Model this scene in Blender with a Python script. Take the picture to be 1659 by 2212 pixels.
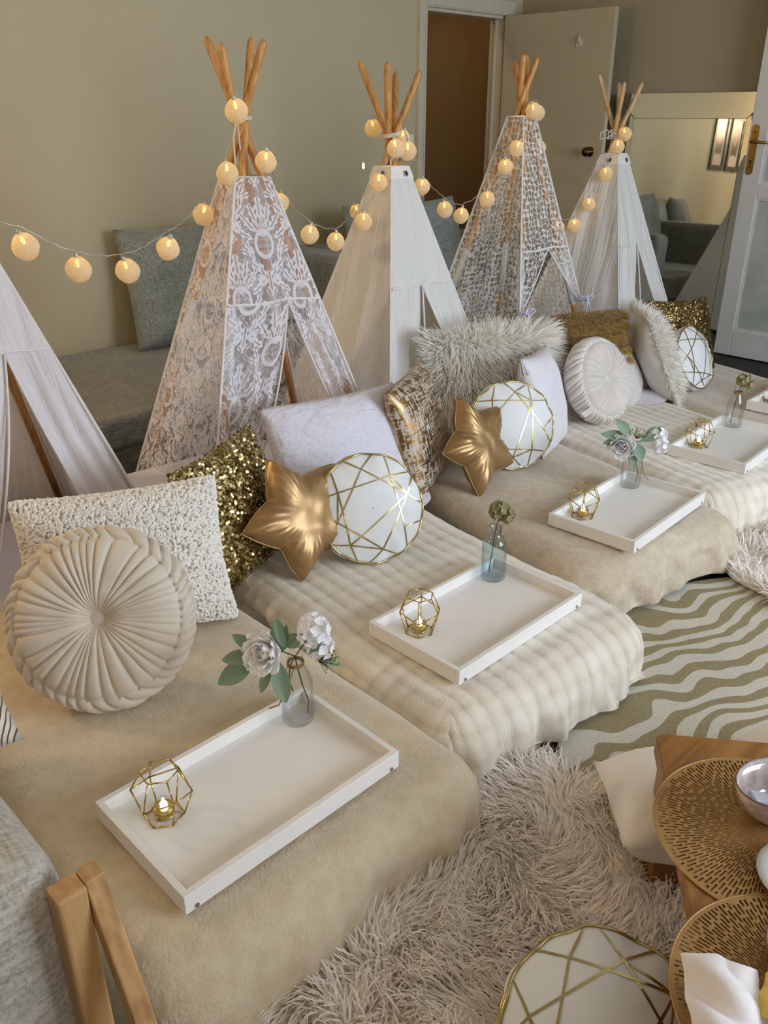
import bpy, math, random
import numpy as np
from mathutils import Matrix, Vector

for _o in list(bpy.data.objects):
    bpy.data.objects.remove(_o)
random.seed(7)
RNG = np.random.default_rng(11)
SC = bpy.context.scene
COL = SC.collection
PI = math.pi

# ------------------------------------------------------------------ camera
cam_d = bpy.data.cameras.new('camera')
cam_d.sensor_width = 36.0
cam_d.lens = 1828.0 / 2212.0 * 36.0
cam_d.clip_start = 0.05
cam = bpy.data.objects.new('camera', cam_d)
COL.objects.link(cam)
cam.location = (0, 0, 1.40)
cam.rotation_euler = (math.radians(90 - 25.14), 0, math.radians(-44.7))
SC.camera = cam

# ------------------------------------------------------------------ world, daylight, exposure
SC.view_settings.view_transform = 'Standard'
SC.view_settings.look = 'None'
SC.view_settings.gamma = 1.0
SC.view_settings.use_curve_mapping = False
SC.view_settings.exposure = -0.36
SC.cycles.use_denoising = True
SC.cycles.max_bounces = 9
SC.cycles.diffuse_bounces = 8
SC.cycles.glossy_bounces = 3
SC.cycles.transmission_bounces = 4
SC.cycles.use_adaptive_sampling = True
SC.cycles.adaptive_threshold = 0.08
SC.cycles.adaptive_min_samples = 12
SC.cycles.transparent_max_bounces = 14
W = bpy.data.worlds.new('world')
SC.world = W
W.use_nodes = True
_bg = W.node_tree.nodes['Background']
_bg.inputs[0].default_value = (0.62, 0.78, 1.0, 1)
_bg.inputs[1].default_value = 1.0


def area_light(name, loc, rot, sx, sy, power, col):
    d = bpy.data.lights.new(name, 'AREA')
    d.shape = 'RECTANGLE'
    d.size, d.size_y = sx, sy
    d.energy = power
    d.color = col
    o = bpy.data.objects.new(name, d)
    COL.objects.link(o)
    o.location, o.rotation_euler = loc, rot
    return o


# daylight outside the right wall's windows; the near one is an added warm fill
area_light('daylight_main', (2.85, -2.06, 1.50), (math.radians(-90), 0, PI), 2.3, 1.45, 185, (0.77, 0.86, 1.0))
area_light('warm_fill_near', (-0.35, -2.06, 1.50), (math.radians(-90), 0, PI), 1.5, 1.45, 26, (1.0, 0.88, 0.74))

# ------------------------------------------------------------------ helpers: colour, nodes, meshes


def lin(h):
    h = h.lstrip('#')
    out = []
    for i in (0, 2, 4):
        c = int(h[i:i + 2], 16) / 255.0
        out.append(c / 12.92 if c <= 0.04045 else ((c + 0.055) / 1.055) ** 2.4)
    return (*out, 1.0)


class NT:
    """a small node-tree writer"""

    def __init__(self, name):
        self.m = bpy.data.materials.new(name)
        self.m.use_nodes = True
        self.t = self.m.node_tree
        self.t.nodes.clear()
        self.out = self.t.nodes.new('ShaderNodeOutputMaterial')

    def n(self, kind, **kw):
        nd = self.t.nodes.new(kind)
        for k, v in kw.items():
            if k.startswith('i_'):
                nd.inputs[k[2:].replace('_', ' ')].default_value = v
            else:
                setattr(nd, k, v)
        return nd

    def l(self, a, b):
        self.t.links.new(a, b)

    def math(self, op, a, b=None):
        nd = self.t.nodes.new('ShaderNodeMath')
        nd.operation = op
        for i, v in enumerate((a, b)):
            if v is None:
                continue
            if isinstance(v, (int, float)):
                nd.inputs[i].default_value = v
            else:
                self.l(v, nd.inputs[i])
        return nd.outputs[0]

    def ramp(self, fac, stops, interp='LINEAR'):
        nd = self.t.nodes.new('ShaderNodeValToRGB')
        cr = nd.color_ramp
        cr.interpolation = interp
        while len(cr.elements) < len(stops):
            cr.elements.new(0.5)
        for e, (p, c) in zip(cr.elements, stops):
            e.position = p
            e.color = c
        self.l(fac, nd.inputs[0])
        return nd.outputs[0]

    def mixc(self, fac, a, b):
        nd = self.t.nodes.new('ShaderNodeMix')
        nd.data_type = 'RGBA'
        for s, v in ((0, fac), (6, a), (7, b)):
            if isinstance(v, (int, float, tuple)):
                nd.inputs[s].default_value = v
            else:
                self.l(v, nd.inputs[s])
        return nd.outputs[2]

    def coord(self, kind='Object', scale=(1, 1, 1), rot=(0, 0, 0)):
        tc = self.t.nodes.new('ShaderNodeTexCoord')
        mp = self.t.nodes.new('ShaderNodeMapping')
        mp.inputs['Scale'].default_value = scale
        mp.inputs['Rotation'].default_value = rot
        self.l(tc.outputs[kind], mp.inputs[0])
        return mp.outputs[0]

    def noise(self, vec, scale, detail=3.0, rough=0.55, dist=0.0):
        nd = self.n('ShaderNodeTexNoise')
        nd.inputs['Scale'].default_value = scale
        nd.inputs['Detail'].default_value = detail
        nd.inputs['Roughness'].default_value = rough
        nd.inputs['Distortion'].default_value = dist
        self.l(vec, nd.inputs['Vector'])
        return nd.outputs[0]

    def bsdf(self, base=None, rough=0.7, metal=0.0, normal=None, **kw):
        p = self.t.nodes.new('ShaderNodeBsdfPrincipled')
        if isinstance(base, tuple):
            p.inputs['Base Color'].default_value = base
        elif base is not None:
            self.l(base, p.inputs['Base Color'])
        for nm, v in (('Roughness', rough), ('Metallic', metal)):
            if isinstance(v, (int, float)):
                p.inputs[nm].default_value = v
            else:
                self.l(v, p.inputs[nm])
        if normal is not None:
            self.l(normal, p.inputs['Normal'])
        for k, v in kw.items():
            p.inputs[k.replace('_', ' ')].default_value = v
        return p

    def bump(self, h, strength=0.4, dist=0.003):
        b = self.t.nodes.new('ShaderNodeBump')
        b.inputs['Strength'].default_value = strength
        b.inputs['Distance'].default_value = dist
        self.l(h, b.inputs['Height'])
        return b.outputs[0]

    def done(self, shader):
        self.l(shader, self.out.inputs[0])
        return self.m


def plain(name, col, rough=0.6, metal=0.0, bscale=0, bstr=0.3, var=0.06, vscale=6.0, bdist=0.002, **kw):
    """a paint, cloth, metal or wood-like surface: slight colour variation and fine relief"""
    t = NT(name)
    v = t.coord()
    c = lin(col) if isinstance(col, str) else col
    base = c
    if var:
        f = t.noise(v, vscale, 4)
        dark = tuple(x * (1 - var * 2) for x in c[:3]) + (1,)
        lite = tuple(min(1, x * (1 + var)) for x in c[:3]) + (1,)
        base = t.ramp(f, [(0.3, dark), (0.7, lite)])
    nrm = None
    if bscale:
        nrm = t.bump(t.noise(v, bscale, 3), bstr, bdist)
    return t.done(t.bsdf(base, rough, metal, nrm, **kw).outputs[0])


def make_mesh(name, V, F, smooth=True):
    """V (n,3) array; F list/array of faces"""
    me = bpy.data.meshes.new(name)
    V = np.asarray(V, dtype=np.float32).reshape(-1, 3)
    if isinstance(F, np.ndarray):
        nf, k = F.shape
        me.vertices.add(len(V))
        me.vertices.foreach_set('co', V.ravel())
        me.loops.add(nf * k)
        me.loops.foreach_set('vertex_index', F.astype(np.int32).ravel())
        me.polygons.add(nf)
        me.polygons.foreach_set('loop_start', np.arange(0, nf * k, k, dtype=np.int32))
        me.polygons.foreach_set('loop_total', np.full(nf, k, dtype=np.int32))
        me.update(calc_edges=True)
    else:
        me.from_pydata(V.tolist(), [], F)
        me.update()
    me.validate()
    if smooth and len(me.polygons):
        me.polygons.foreach_set('use_smooth', np.ones(len(me.polygons), dtype=bool))
    return me


def obj(name, me, mat=None, parent=None):
    o = bpy.data.objects.new(name, me)
    COL.objects.link(o)
    if mat is not None and me is not None and len(me.materials) == 0:
        me.materials.append(mat)
    if parent is not None:
        o.parent = parent
    return o


def tag(o, label=None, cat=None, group=None, kind=None):
    if label:
        o['label'] = label
    if cat:
        o['category'] = cat
    if group:
        o['group'] = group
    if kind:
        o['kind'] = kind
    return o


def thing(name, label, cat, loc=(0, 0, 0), rotz=0.0, group=None):
    o = bpy.data.objects.new(name, None)
    COL.objects.link(o)
    o.empty_display_size = 0.05
    o.location = loc
    o.rotation_euler = (0, 0, rotz)
    return tag(o, label, cat, group)


def copy_tree(o, parent=None):
    c = o.copy()
    COL.objects.link(c)
    c.parent = parent
    for ch in list(o.children):
        copy_tree(ch, c)
    return c


class MB:
    """collects verts and faces of one mesh"""

    def __init__(self):
        self.V, self.F = [], []

    def add(self, V, F):
        b = len(self.V)
        self.V += [tuple(v) for v in V]
        self.F += [tuple(b + i for i in f) for f in F]
        return self

    def box(self, x0, x1, y0, y1, z0, z1):
        V = [(x, y, z) for z in (z0, z1) for y in (y0, y1) for x in (x0, x1)]
        return self.add(V, [(0, 2, 3, 1), (4, 5, 7, 6), (0, 1, 5, 4), (2, 6, 7, 3), (0, 4, 6, 2), (1, 3, 7, 5)])

    def tube(self, pts, r, n=8, caps=True, closed=False):
        pts = [Vector(p) for p in pts]
        m = len(pts)
        rs = r if isinstance(r, (list, tuple)) else [r] * m
        V, F = [], []
        prev = None
        for i, p in enumerate(pts):
            if closed:
                d = pts[(i + 1) % m] - pts[(i - 1) % m]
            else:
                d = pts[min(i + 1, m - 1)] - pts[max(i - 1, 0)]
            d.normalize()
            if prev is None:
                a = Vector((0, 0, 1)) if abs(d.z) < 0.9 else Vector((1, 0, 0))
                u = d.cross(a).normalized()
            else:
                u = (prev - d * prev.dot(d)).normalized()
            prev = u
            w = d.cross(u)
            for k in range(n):
                t = 2 * PI * k / n
                V.append(p + (u * math.cos(t) + w * math.sin(t)) * rs[i])
        for i in range(m if closed else m - 1):
            for k in range(n):
                a, b = i * n + k, i * n + (k + 1) % n
                c, d2 = ((i + 1) % m) * n + k, ((i + 1) % m) * n + (k + 1) % n
                F.append((a, b, d2, c))
        if caps and not closed:
            F.append(tuple(reversed(range(n))))
            F.append(tuple((m - 1) * n + k for k in range(n)))
        return self.add(V, F)

    def lathe(self, prof, n=24, c=(0, 0, 0)):
        V, F = [], []
        for r, z in prof:
            for k in range(n):
                t = 2 * PI * k / n
                V.append((c[0] + r * math.cos(t), c[1] + r * math.sin(t), c[2] + z))
        for i in range(len(prof) - 1):
            for k in range(n):
                a, b = i * n + k, i * n + (k + 1) % n
                F.append((a, b, b + n, a + n))
        if prof[0][0] > 1e-6:
            F.append(tuple(reversed(range(n))))
        if prof[-1][0] > 1e-6:
            F.append(tuple((len(prof) - 1) * n + k for k in range(n)))
        return self.add(V, F)

    def poly(self, P, th):
        """a flat polygon (list of xyz) extruded by the vector th"""
        n = len(P)
        V = [Vector(p) for p in P] + [Vector(p) + Vector(th) for p in P]
        F = [tuple(reversed(range(n))), tuple(range(n, 2 * n))]
        F += [(i, (i + 1) % n, n + (i + 1) % n, n + i) for i in range(n)]
        return self.add(V, F)

    def build(self, name, mat, parent=None, smooth=False, bevel=0.0, seg=2):
        me = make_mesh(name, self.V, self.F, smooth)
        o = obj(name, me, mat, parent)
        if bevel:
            b = o.modifiers.new('edge', 'BEVEL')
            b.width, b.segments, b.limit_method = bevel, seg, 'ANGLE'
        return o


def grid_faces(nu, nv, wrap_u=False):
    """faces of an (nu x nv) vertex grid, index = i*nv + j"""
    iu = np.arange(nu if wrap_u else nu - 1)
    jv = np.arange(nv - 1)
    I, J = np.meshgrid(iu, jv, indexing='ij')
    a = I * nv + J
    b = ((I + 1) % nu) * nv + J
    return np.stack([a, b, b + 1, a + 1], -1).reshape(-1, 4)


def sn(x, y, f, seed=0, octs=5):
    """smooth pseudo-noise from a few crossed sines, about -1..1"""
    r = np.random.default_rng(seed)
    out = 0
    for _ in range(octs):
        a = r.uniform(0, 2 * PI)
        k = f * r.uniform(0.6, 1.6)
        out = out + np.sin((x * math.cos(a) + y * math.sin(a)) * k * 2 * PI + r.uniform(0, 2 * PI) + 1.3 * np.sin(
            (x * math.sin(a) - y * math.cos(a)) * k * 3 + r.uniform(0, 6)))
    return out / octs * 1.4


def smooth01(x):
    x = np.clip(x, 0, 1)
    return x * x * (3 - 2 * x)


def frame(az, lean, roll=0.0):
    """basis of a cushion: its face looks towards azimuth az (deg) and up by lean (deg)"""
    a, l, r = math.radians(az), math.radians(lean), math.radians(roll)
    n = Vector((math.cos(a) * math.cos(l), math.sin(a) * math.cos(l), math.sin(l)))
    rt = Vector((-math.sin(a), math.cos(a), 0))
    up = n.cross(rt)
    rt2 = rt * math.cos(r) + up * math.sin(r)
    up2 = up * math.cos(r) - rt * math.sin(r)
    return rt2, up2, n


def place(o, c, az, lean, roll=0.0):
    rt, up, n = frame(az, lean, roll)
    M = Matrix.Identity(4)
    for i in range(3):
        M[i][0], M[i][1], M[i][2], M[i][3] = rt[i], up[i], n[i], c[i]
    o.matrix_world = M
    return o


# ------------------------------------------------------------------ materials
M = {}


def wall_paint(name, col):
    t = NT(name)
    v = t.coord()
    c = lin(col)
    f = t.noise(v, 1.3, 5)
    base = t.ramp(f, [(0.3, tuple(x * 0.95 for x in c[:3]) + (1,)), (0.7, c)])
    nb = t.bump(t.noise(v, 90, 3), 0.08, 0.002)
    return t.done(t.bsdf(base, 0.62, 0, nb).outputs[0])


M['wall'] = wall_paint('wall_paint', '#c6bb9b')
M['wall_back'] = wall_paint('wall_paint_shaded', '#a79c80')  # same wall paint, its colour darkened to stand in for shade at the back
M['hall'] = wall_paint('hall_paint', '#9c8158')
M['ceiling'] = wall_paint('ceiling_paint', '#e4e0d6')
M['trim'] = plain('trim_gloss', '#d2cab6', 0.42, var=0.03)
M['door'] = plain('door_gloss', '#bcb094', 0.40, var=0.03, vscale=2)
M['french'] = plain('french_door_gloss', '#d9d6d0', 0.42, var=0.03, vscale=3)
M['carpet'] = plain('carpet_charcoal', '#3d3833', 0.95, var=0.2, vscale=60, bscale=300, bstr=0.8, bdist=0.004)
M['brass'] = plain('brass', '#b08d4a', 0.28, 1.0, var=0.1)
M['brass_dark'] = plain('aged_brass', '#6e5526', 0.25, 1.0, var=0.1)
M['steel'] = plain('steel', '#a8a49c', 0.35, 1.0, var=0.05)
M['gold'] = plain('gold_wire', '#cdb06c', 0.25, 0.9, var=0.04)
M['white_paint'] = plain('white_tray_paint', '#ebe8e4', 0.38, var=0.02, bscale=25, bstr=0.05)
M['black_frame'] = plain('black_frame', '#1c1a19', 0.4, var=0.05)
M['white_cloth'] = plain('white_cotton', '#ece8e4', 0.85, bscale=260, bstr=0.15, var=0.02, Sheen_Weight=0.2)
M['lilac_sheet'] = plain('white_sheet', '#e6e2e8', 0.85, bscale=260, bstr=0.15, var=0.02)
M['rope'] = plain('cotton_rope', '#d8cfbf', 0.9, bscale=400, bstr=0.4)
M['twine'] = plain('jute_twine', '#a07a48', 0.9, bscale=500, bstr=0.4)
M['ribbon'] = plain('lilac_ribbon', '#d9d6f0', 0.5)
M['wire'] = plain('clear_wire', '#c9c4ba', 0.25, 0.3)
M['sleeve'] = plain('white_plastic_sleeve', '#dfe2e2', 0.35, var=0.0)
M['dark'] = plain('dark_hole', '#1a140e', 0.9, var=0.0)


def wood(name, c1, c2, scale=6.0, rough=0.5, axis=2):
    t = NT(name)
    s = [9.0, 9.0, 9.0]
    s[axis] = 0.7
    v = t.coord('Object', tuple(s))
    f = t.noise(v, scale, 6, 0.6, 0.6)
    w = t.n('ShaderNodeTexWave')
    w.inputs['Scale'].default_value = scale * 0.55
    w.inputs['Distortion'].default_value = 6.0
    w.inputs['Detail'].default_value = 2.0
    t.l(v, w.inputs['Vector'])
    g = t.math('ADD', t.math('MULTIPLY', f, 0.92), t.math('MULTIPLY', w.outputs[1], 0.08))
    base = t.ramp(g, [(0.28, lin(c1)), (0.62, lin(c2))])
    return t.done(t.bsdf(base, rough, 0, t.bump(g, 0.15, 0.002)).outputs[0])


M['pole'] = wood('pine_pole', '#a8702f', '#d8a263', 5.0, 0.42)
M['pole_pale'] = wood('pale_pine_pole', '#b58c5c', '#d9b68a', 5.0, 0.5)
M['table'] = wood('stained_table_wood', '#6d441b', '#a8763b', 3.0, 0.4, 0)
M['chair_wood'] = wood('oak_frame', '#9c7143', '#c79f6c', 4.0, 0.45)


def weave(name, c1, c2, sc=420.0, bstr=0.5):
    """melange upholstery: crossed threads of two tones"""
    t = NT(name)
    a = t.noise(t.coord('Object', (1, 0.12, 1)), sc, 2)
    b = t.noise(t.coord('Object', (0.12, 1, 0.6)), sc, 2)
    big = t.noise(t.coord(), 5, 3)
    g = t.math('MULTIPLY', t.math('ADD', a, b), 0.5)
    g2 = t.math('ADD', g, t.math('MULTIPLY', t.math('SUBTRACT', big, 0.5), 0.25))
    base = t.ramp(g2, [(0.36, lin(c1)), (0.64, lin(c2))])
    return t.done(t.bsdf(base, 0.9, 0, t.bump(g, bstr, 0.002), Sheen_Weight=0.25).outputs[0])


M['sofa'] = weave('grey_upholstery', '#5f5f59', '#94948b', 260)
M['sofa_cushion'] = weave('grey_cushion_cloth', '#6a706c', '#a2a8a2', 260)
M['chair_cloth'] = weave('light_grey_upholstery', '#8f887d', '#c6bfb2', 180, 0.8)


def plush(name, c1, c2, scale=28, bump=0.5, bs=240, sheen=0.5):
    t = NT(name)
    v = t.coord()
    f = t.noise(v, scale, 4, 0.6)
    big = t.noise(v, 3.0, 2)
    g = t.math('ADD', t.math('MULTIPLY', f, 0.55), t.math('MULTIPLY', big, 0.45))
    base = t.ramp(g, [(0.35, lin(c1)), (0.65, lin(c2))])
    h = t.noise(v, bs, 3)
    return t.done(t.bsdf(base, 0.95, 0, t.bump(h, bump, 0.003), Sheen_Weight=sheen, Sheen_Roughness=0.4).outputs[0])


M['fleece'] = plush('beige_fleece', '#c3b294', '#d8c9ae', 28, .8, 150)
M['fleece_tan'] = plush('tan_fleece', '#b9a88f', '#d6c8b2', 34, .9, 150)
M['fleece_far'] = plush('sand_fleece', '#b7a791', '#cabba6')
M['velvet'] = plain('beige_velvet', '#d8ccbc', 0.75, var=0.03, bscale=500, bstr=0.15, Sheen_Weight=0.6, Sheen_Roughness=0.35)
M['velvet_pale'] = plain('pale_velvet', '#dbd3cb', 0.75, var=0.03, bscale=500, bstr=0.15, Sheen_Weight=0.6, Sheen_Roughness=0.35)
M['gold_satin'] = plain('gold_satin', '#b39064', 0.40, 0.7, var=0.06, vscale=14, bscale=220, bstr=0.12)
M['white_satin'] = plain('white_cushion_satin', '#e3e5e6', 0.45, var=0.02, bscale=9, bstr=0.12, bdist=0.01)
M['foil'] = plain('gold_foil', '#bda873', 0.25, 1.0, var=0.0)
M['boucle'] = plain('cream_boucle', '#f3ece2', 0.95, var=0.04, vscale=60)
M['fur_white'] = plain('white_fur', '#f0ebe2', 0.85, var=0.04, vscale=14)
M['fur_rug'] = plain('ivory_rug_fur', '#f0e8df', 0.85, var=0.04, vscale=14)
M['fur_gold'] = plain('gold_fur', '#8f6a24', 0.6, var=0.2, vscale=40, Sheen_Weight=0.5)
M['chenille'] = plain('white_chenille', '#e8e4ea', 0.95, var=0.03, bscale=320, bstr=0.6, bdist=0.004)
M['pillow_back'] = plain('grey_white_cotton', '#d9d4cf', 0.85, var=0.03, bscale=250, bstr=0.15)
M['plate'] = plain('grey_glaze', '#b9bab6', 0.25, var=0.03)
M['napkin'] = plain('white_paper_napkin', '#f1ecee', 0.9, bscale=180, bstr=0.3, var=0.02)
M['napkin_yellow'] = plain('yellow_paper_napkin', '#e9c96a', 0.9, bscale=180, bstr=0.3, var=0.02)


def ribbed():
    t = NT('ribbed_plush')
    v = t.coord()
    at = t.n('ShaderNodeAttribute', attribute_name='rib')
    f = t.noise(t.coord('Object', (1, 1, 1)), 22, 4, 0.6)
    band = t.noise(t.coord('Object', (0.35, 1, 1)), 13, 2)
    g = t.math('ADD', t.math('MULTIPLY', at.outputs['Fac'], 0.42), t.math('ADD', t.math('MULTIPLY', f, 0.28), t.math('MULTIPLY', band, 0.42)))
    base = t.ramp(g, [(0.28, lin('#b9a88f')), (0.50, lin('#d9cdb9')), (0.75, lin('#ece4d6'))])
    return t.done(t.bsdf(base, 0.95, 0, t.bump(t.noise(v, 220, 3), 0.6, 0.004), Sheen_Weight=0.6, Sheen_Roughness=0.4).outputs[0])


M['ribbed'] = ribbed()


def cloth_tent(name, col, trans=0.35):
    t = NT(name)
    v = t.coord('UV')
    c = lin(col)
    wr = t.noise(t.coord('UV', (26, 1.6, 1)), 1.0, 5, 0.6, 0.4)
    fine = t.noise(v, 500, 2)
    h = t.math('ADD', t.math('MULTIPLY', wr, 1.0), t.math('MULTIPLY', fine, 0.04))
    nb = t.bump(h, 0.75, 0.024)
    d = t.bsdf(c, 0.85, 0, nb)
    tr = t.n('ShaderNodeBsdfTranslucent')
    tr.inputs['Color'].default_value = c
    t.l(nb, tr.inputs['Normal'])
    mx = t.n('ShaderNodeMixShader')
    mx.inputs[0].default_value = trans
    t.l(d.outputs[0], mx.inputs[1])
    t.l(tr.outputs[0], mx.inputs[2])
    return t.done(mx.outputs[0])


M['tent_white'] = cloth_tent('white_tent_cotton', '#f7f5f1', 0.22)
M['tent_bright'] = cloth_tent('bright_white_tent_cotton', '#f7f4f8', 0.22)


def lace_mat(name, col, sheer, edge=0.06):
    """attribute 'lace' > 0 is the woven motif, below it sheer net"""
    t = NT(name)
    at = t.n('ShaderNodeAttribute', attribute_name='lace')
    motif = t.math('MULTIPLY', t.math('ADD', at.outputs['Fac'], edge), 0.5 / edge)
    motif = t.math('MINIMUM', t.math('MAXIMUM', motif, 0.0), 1.0)
    alpha = t.math('ADD', t.math('MULTIPLY', motif, 0.93 - sheer), sheer)
    c = lin(col)
    d = t.bsdf(c, 0.85)
    tl = t.n('ShaderNodeBsdfTranslucent')
    tl.inputs['Color'].default_value = c
    m0 = t.n('ShaderNodeMixShader')
    m0.inputs[0].default_value = 0.25
    t.l(d.outputs[0], m0.inputs[1])
    t.l(tl.outputs[0], m0.inputs[2])
    tp = t.n('ShaderNodeBsdfTransparent')
    mx = t.n('ShaderNodeMixShader')
    t.l(alpha, mx.inputs[0])
    t.l(tp.outputs[0], mx.inputs[1])
    t.l(m0.outputs[0], mx.inputs[2])
    return t.done(mx.outputs[0])


M['lace_damask'] = lace_mat('damask_lace', '#f6f3fa', 0.24, 0.10)
M['lace_floral'] = lace_mat('floral_lace', '#f6f3ef', 0.12, 0.10)


def glass_mat(name, tint, refl=1.0):
    """thin clear glass: sees straight through, reflects by angle"""
    t = NT(name)
    lw = t.n('ShaderNodeLayerWeight')
    lw.inputs[0].default_value = 0.5
    fr = t.math('ADD', t.math('MULTIPLY', t.math('POWER', lw.outputs['Facing'], 3.5), 0.55), 0.035)
    g = t.n('ShaderNodeBsdfGlossy')
    g.inputs['Roughness'].default_value = 0.03
    tp = t.n('ShaderNodeBsdfTransparent')
    dk = tuple(x * .55 for x in tint[:3]) + (1,)
    t.l(t.mixc(t.math('POWER', lw.outputs['Facing'], 5.0), tint, dk), tp.inputs[0])
    mx = t.n('ShaderNodeMixShader')
    t.l(t.math('MULTIPLY', fr, refl), mx.inputs[0])
    t.l(tp.outputs[0], mx.inputs[1])
    t.l(g.outputs[0], mx.inputs[2])
    return t.done(mx.outputs[0])


M['glass'] = glass_mat('bottle_glass', (0.975, 0.98, 0.978, 1), 1.0)
M['glass_blue'] = glass_mat('bluish_bottle_glass', (0.90, 0.945, 0.96, 1), 1.0)
M['window_glass'] = glass_mat('window_glass', (0.97, 0.98, 0.98, 1), 0.4)


def frosted():
    t = NT('frosted_pane')
    v = t.coord()
    f = t.noise(v, 4, 4)
    base = t.ramp(f, [(0.35, lin('#a9aea4')), (0.7, lin('#c3c7be'))])
    return t.done(t.bsdf(base, 0.3, 0, t.bump(t.noise(v, 60, 2), 0.08, 0.002)).outputs[0])


M['frosted'] = frosted()


def mirror_mat():
    t = NT('mirror_silver')
    return t.done(t.bsdf((0.86, 0.86, 0.80, 1), 0.02, 1.0).outputs[0])


M['mirror'] = mirror_mat()


def emit(name, col, s):
    t = NT(name)
    e = t.n('ShaderNodeEmission')
    e.inputs[0].default_value = col
    e.inputs[1].default_value = s
    return t.done(e.outputs[0])


M['led'] = emit('warm_led', (1.0, 0.55, 0.12, 1), 14.0)
M['flame'] = emit('led_flame', (1.0, 0.95, 0.85, 1), 16.0)
M['lamp_glow'] = emit('lamp_diffuser', (1.0, 0.74, 0.47, 1), 105.0)


def cotton_ball():
    """wound cotton thread shell, sheer enough to show its bulb"""
    t = NT('cotton_thread_ball')
    v = t.coord('Object')
    vo = t.n('ShaderNodeTexVoronoi')
    vo.feature = 'DISTANCE_TO_EDGE'
    vo.inputs['Scale'].default_value = 190
    t.l(v, vo.inputs['Vector'])
    th = t.math('LESS_THAN', vo.outputs['Distance'], 0.17)
    nz = t.noise(t.coord('Object', (1, 0.25, 1)), 260, 2)
    base = t.mixc(nz, lin('#dccfb2'), lin('#f8f0de'))
    d = t.bsdf(base, 0.8, 0, t.bump(nz, 0.6, 0.002))
    tl = t.n('ShaderNodeBsdfTranslucent')
    t.l(base, tl.inputs[0])
    m0 = t.n('ShaderNodeMixShader')
    m0.inputs[0].default_value = 0.5
    t.l(d.outputs[0], m0.inputs[1])
    t.l(tl.outputs[0], m0.inputs[2])
    tp = t.n('ShaderNodeBsdfTransparent')
    mx = t.n('ShaderNodeMixShader')
    t.l(t.math('ADD', t.math('MULTIPLY', th, 0.22), 0.72), mx.inputs[0])
    t.l(tp.outputs[0], mx.inputs[1])
    t.l(m0.outputs[0], mx.inputs[2])
    return t.done(mx.outputs[0])


M['ball'] = cotton_ball()


def sequin_mat(name, c1, c2, rough=0.22):
    t = NT(name)
    g = t.n('ShaderNodeNewGeometry')
    base = t.mixc(g.outputs['Random Per Island'], lin(c1), lin(c2))
    return t.done(t.bsdf(base, rough, 1.0).outputs[0])


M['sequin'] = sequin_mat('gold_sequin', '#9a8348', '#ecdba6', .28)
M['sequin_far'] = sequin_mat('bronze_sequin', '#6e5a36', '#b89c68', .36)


def island(name, c1, c2, rough=0.8, trans=0.0, sheen=0.3):
    """strands or petals: each piece its own tone"""
    t = NT(name)
    g = t.n('ShaderNodeNewGeometry')
    base = t.mixc(g.outputs['Random Per Island'], lin(c1), lin(c2))
    d = t.bsdf(base, rough, 0, None, Sheen_Weight=sheen)
    if not trans:
        return t.done(d.outputs[0])
    tl = t.n('ShaderNodeBsdfTranslucent')
    t.l(base, tl.inputs[0])
    mx = t.n('ShaderNodeMixShader')
    mx.inputs[0].default_value = trans
    t.l(d.outputs[0], mx.inputs[1])
    t.l(tl.outputs[0], mx.inputs[2])
    return t.done(mx.outputs[0])


M['strand_white'] = island('white_fur_strands', '#f3eee5', '#fffdf8', 0.9, 0.14, 0.3)
M['strand_rug'] = island('ivory_rug_strands', '#f3e9e1', '#fffaf4', 0.9, 0.20, 0.3)
M['strand_gold'] = island('gold_fur_strands', '#a07a30', '#e0bd6a', 0.6, 0.15)
M['yarn'] = island('cream_yarn', '#f6efe6', '#fffcf6', 0.95, 0.12, 0.2)
M['petal'] = island('white_petal', '#f6f3f8', '#ffffff', 0.7, 0.28, 0.1)
M['petal_pink'] = island('blush_petal', '#fbf8fa', '#ffffff', 0.8, 0.35, 0.4)
M['petal_olive'] = island('olive_petal', '#7f7c46', '#b9b184', 0.7, 0.25)
M['leaf'] = island('sage_leaf', '#6f8a70', '#97b094', 0.6, 0.2)
M['berry'] = island('green_berry', '#8f9a5a', '#c6cf96', 0.6, 0.1)
M['stem'] = plain('green_stem', '#3b4426', 0.6)
M['stem_brown'] = plain('brown_stem', '#7b5a35', 0.7)


def foil_fabric():
    """beige velvet with broken metallic brush strokes"""
    t = NT('foil_brushed_fabric')
    f = t.noise(t.coord('Object', (26, 4.2, 10)), 6.0, 5, 0.65)
    g = t.noise(t.coord('Object', (3, 22, 3)), 6.0, 4, 0.65)
    s = t.math('ADD', t.math('MULTIPLY', f, 0.6), t.math('MULTIPLY', g, 0.4))
    m = t.ramp(s, [(0.485, (0, 0, 0, 1)), (0.505, (1, 1, 1, 1))])
    base = t.mixc(m, lin('#cbbfae'), lin('#a98458'))
    return t.done(t.bsdf(base, 0.30, m, t.bump(f, 0.25, 0.004)).outputs[0])


M['foil_fabric'] = foil_fabric()


def waffle():
    t = NT('white_matelasse')
    b = t.n('ShaderNodeTexBrick')
    b.inputs['Scale'].default_value = 34
    b.inputs['Mortar Size'].default_value = 0.035
    b.inputs['Color1'].default_value = (1, 1, 1, 1)
    b.inputs['Color2'].default_value = (0.7, 0.7, 0.7, 1)
    b.inputs['Mortar'].default_value = (0, 0, 0, 1)
    v = t.coord('Object', (1.0, 1.6, 1))
    t.l(v, b.inputs['Vector'])
    n = t.noise(v, 24, 3)
    h = t.math('ADD', t.math('MULTIPLY', b.outputs[1], -0.5), n)
    return t.done(t.bsdf(lin('#e9e5f0'), 0.85, 0, t.bump(h, 1.0, 0.014), Sheen_Weight=0.3).outputs[0])


M['waffle'] = waffle()


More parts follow.
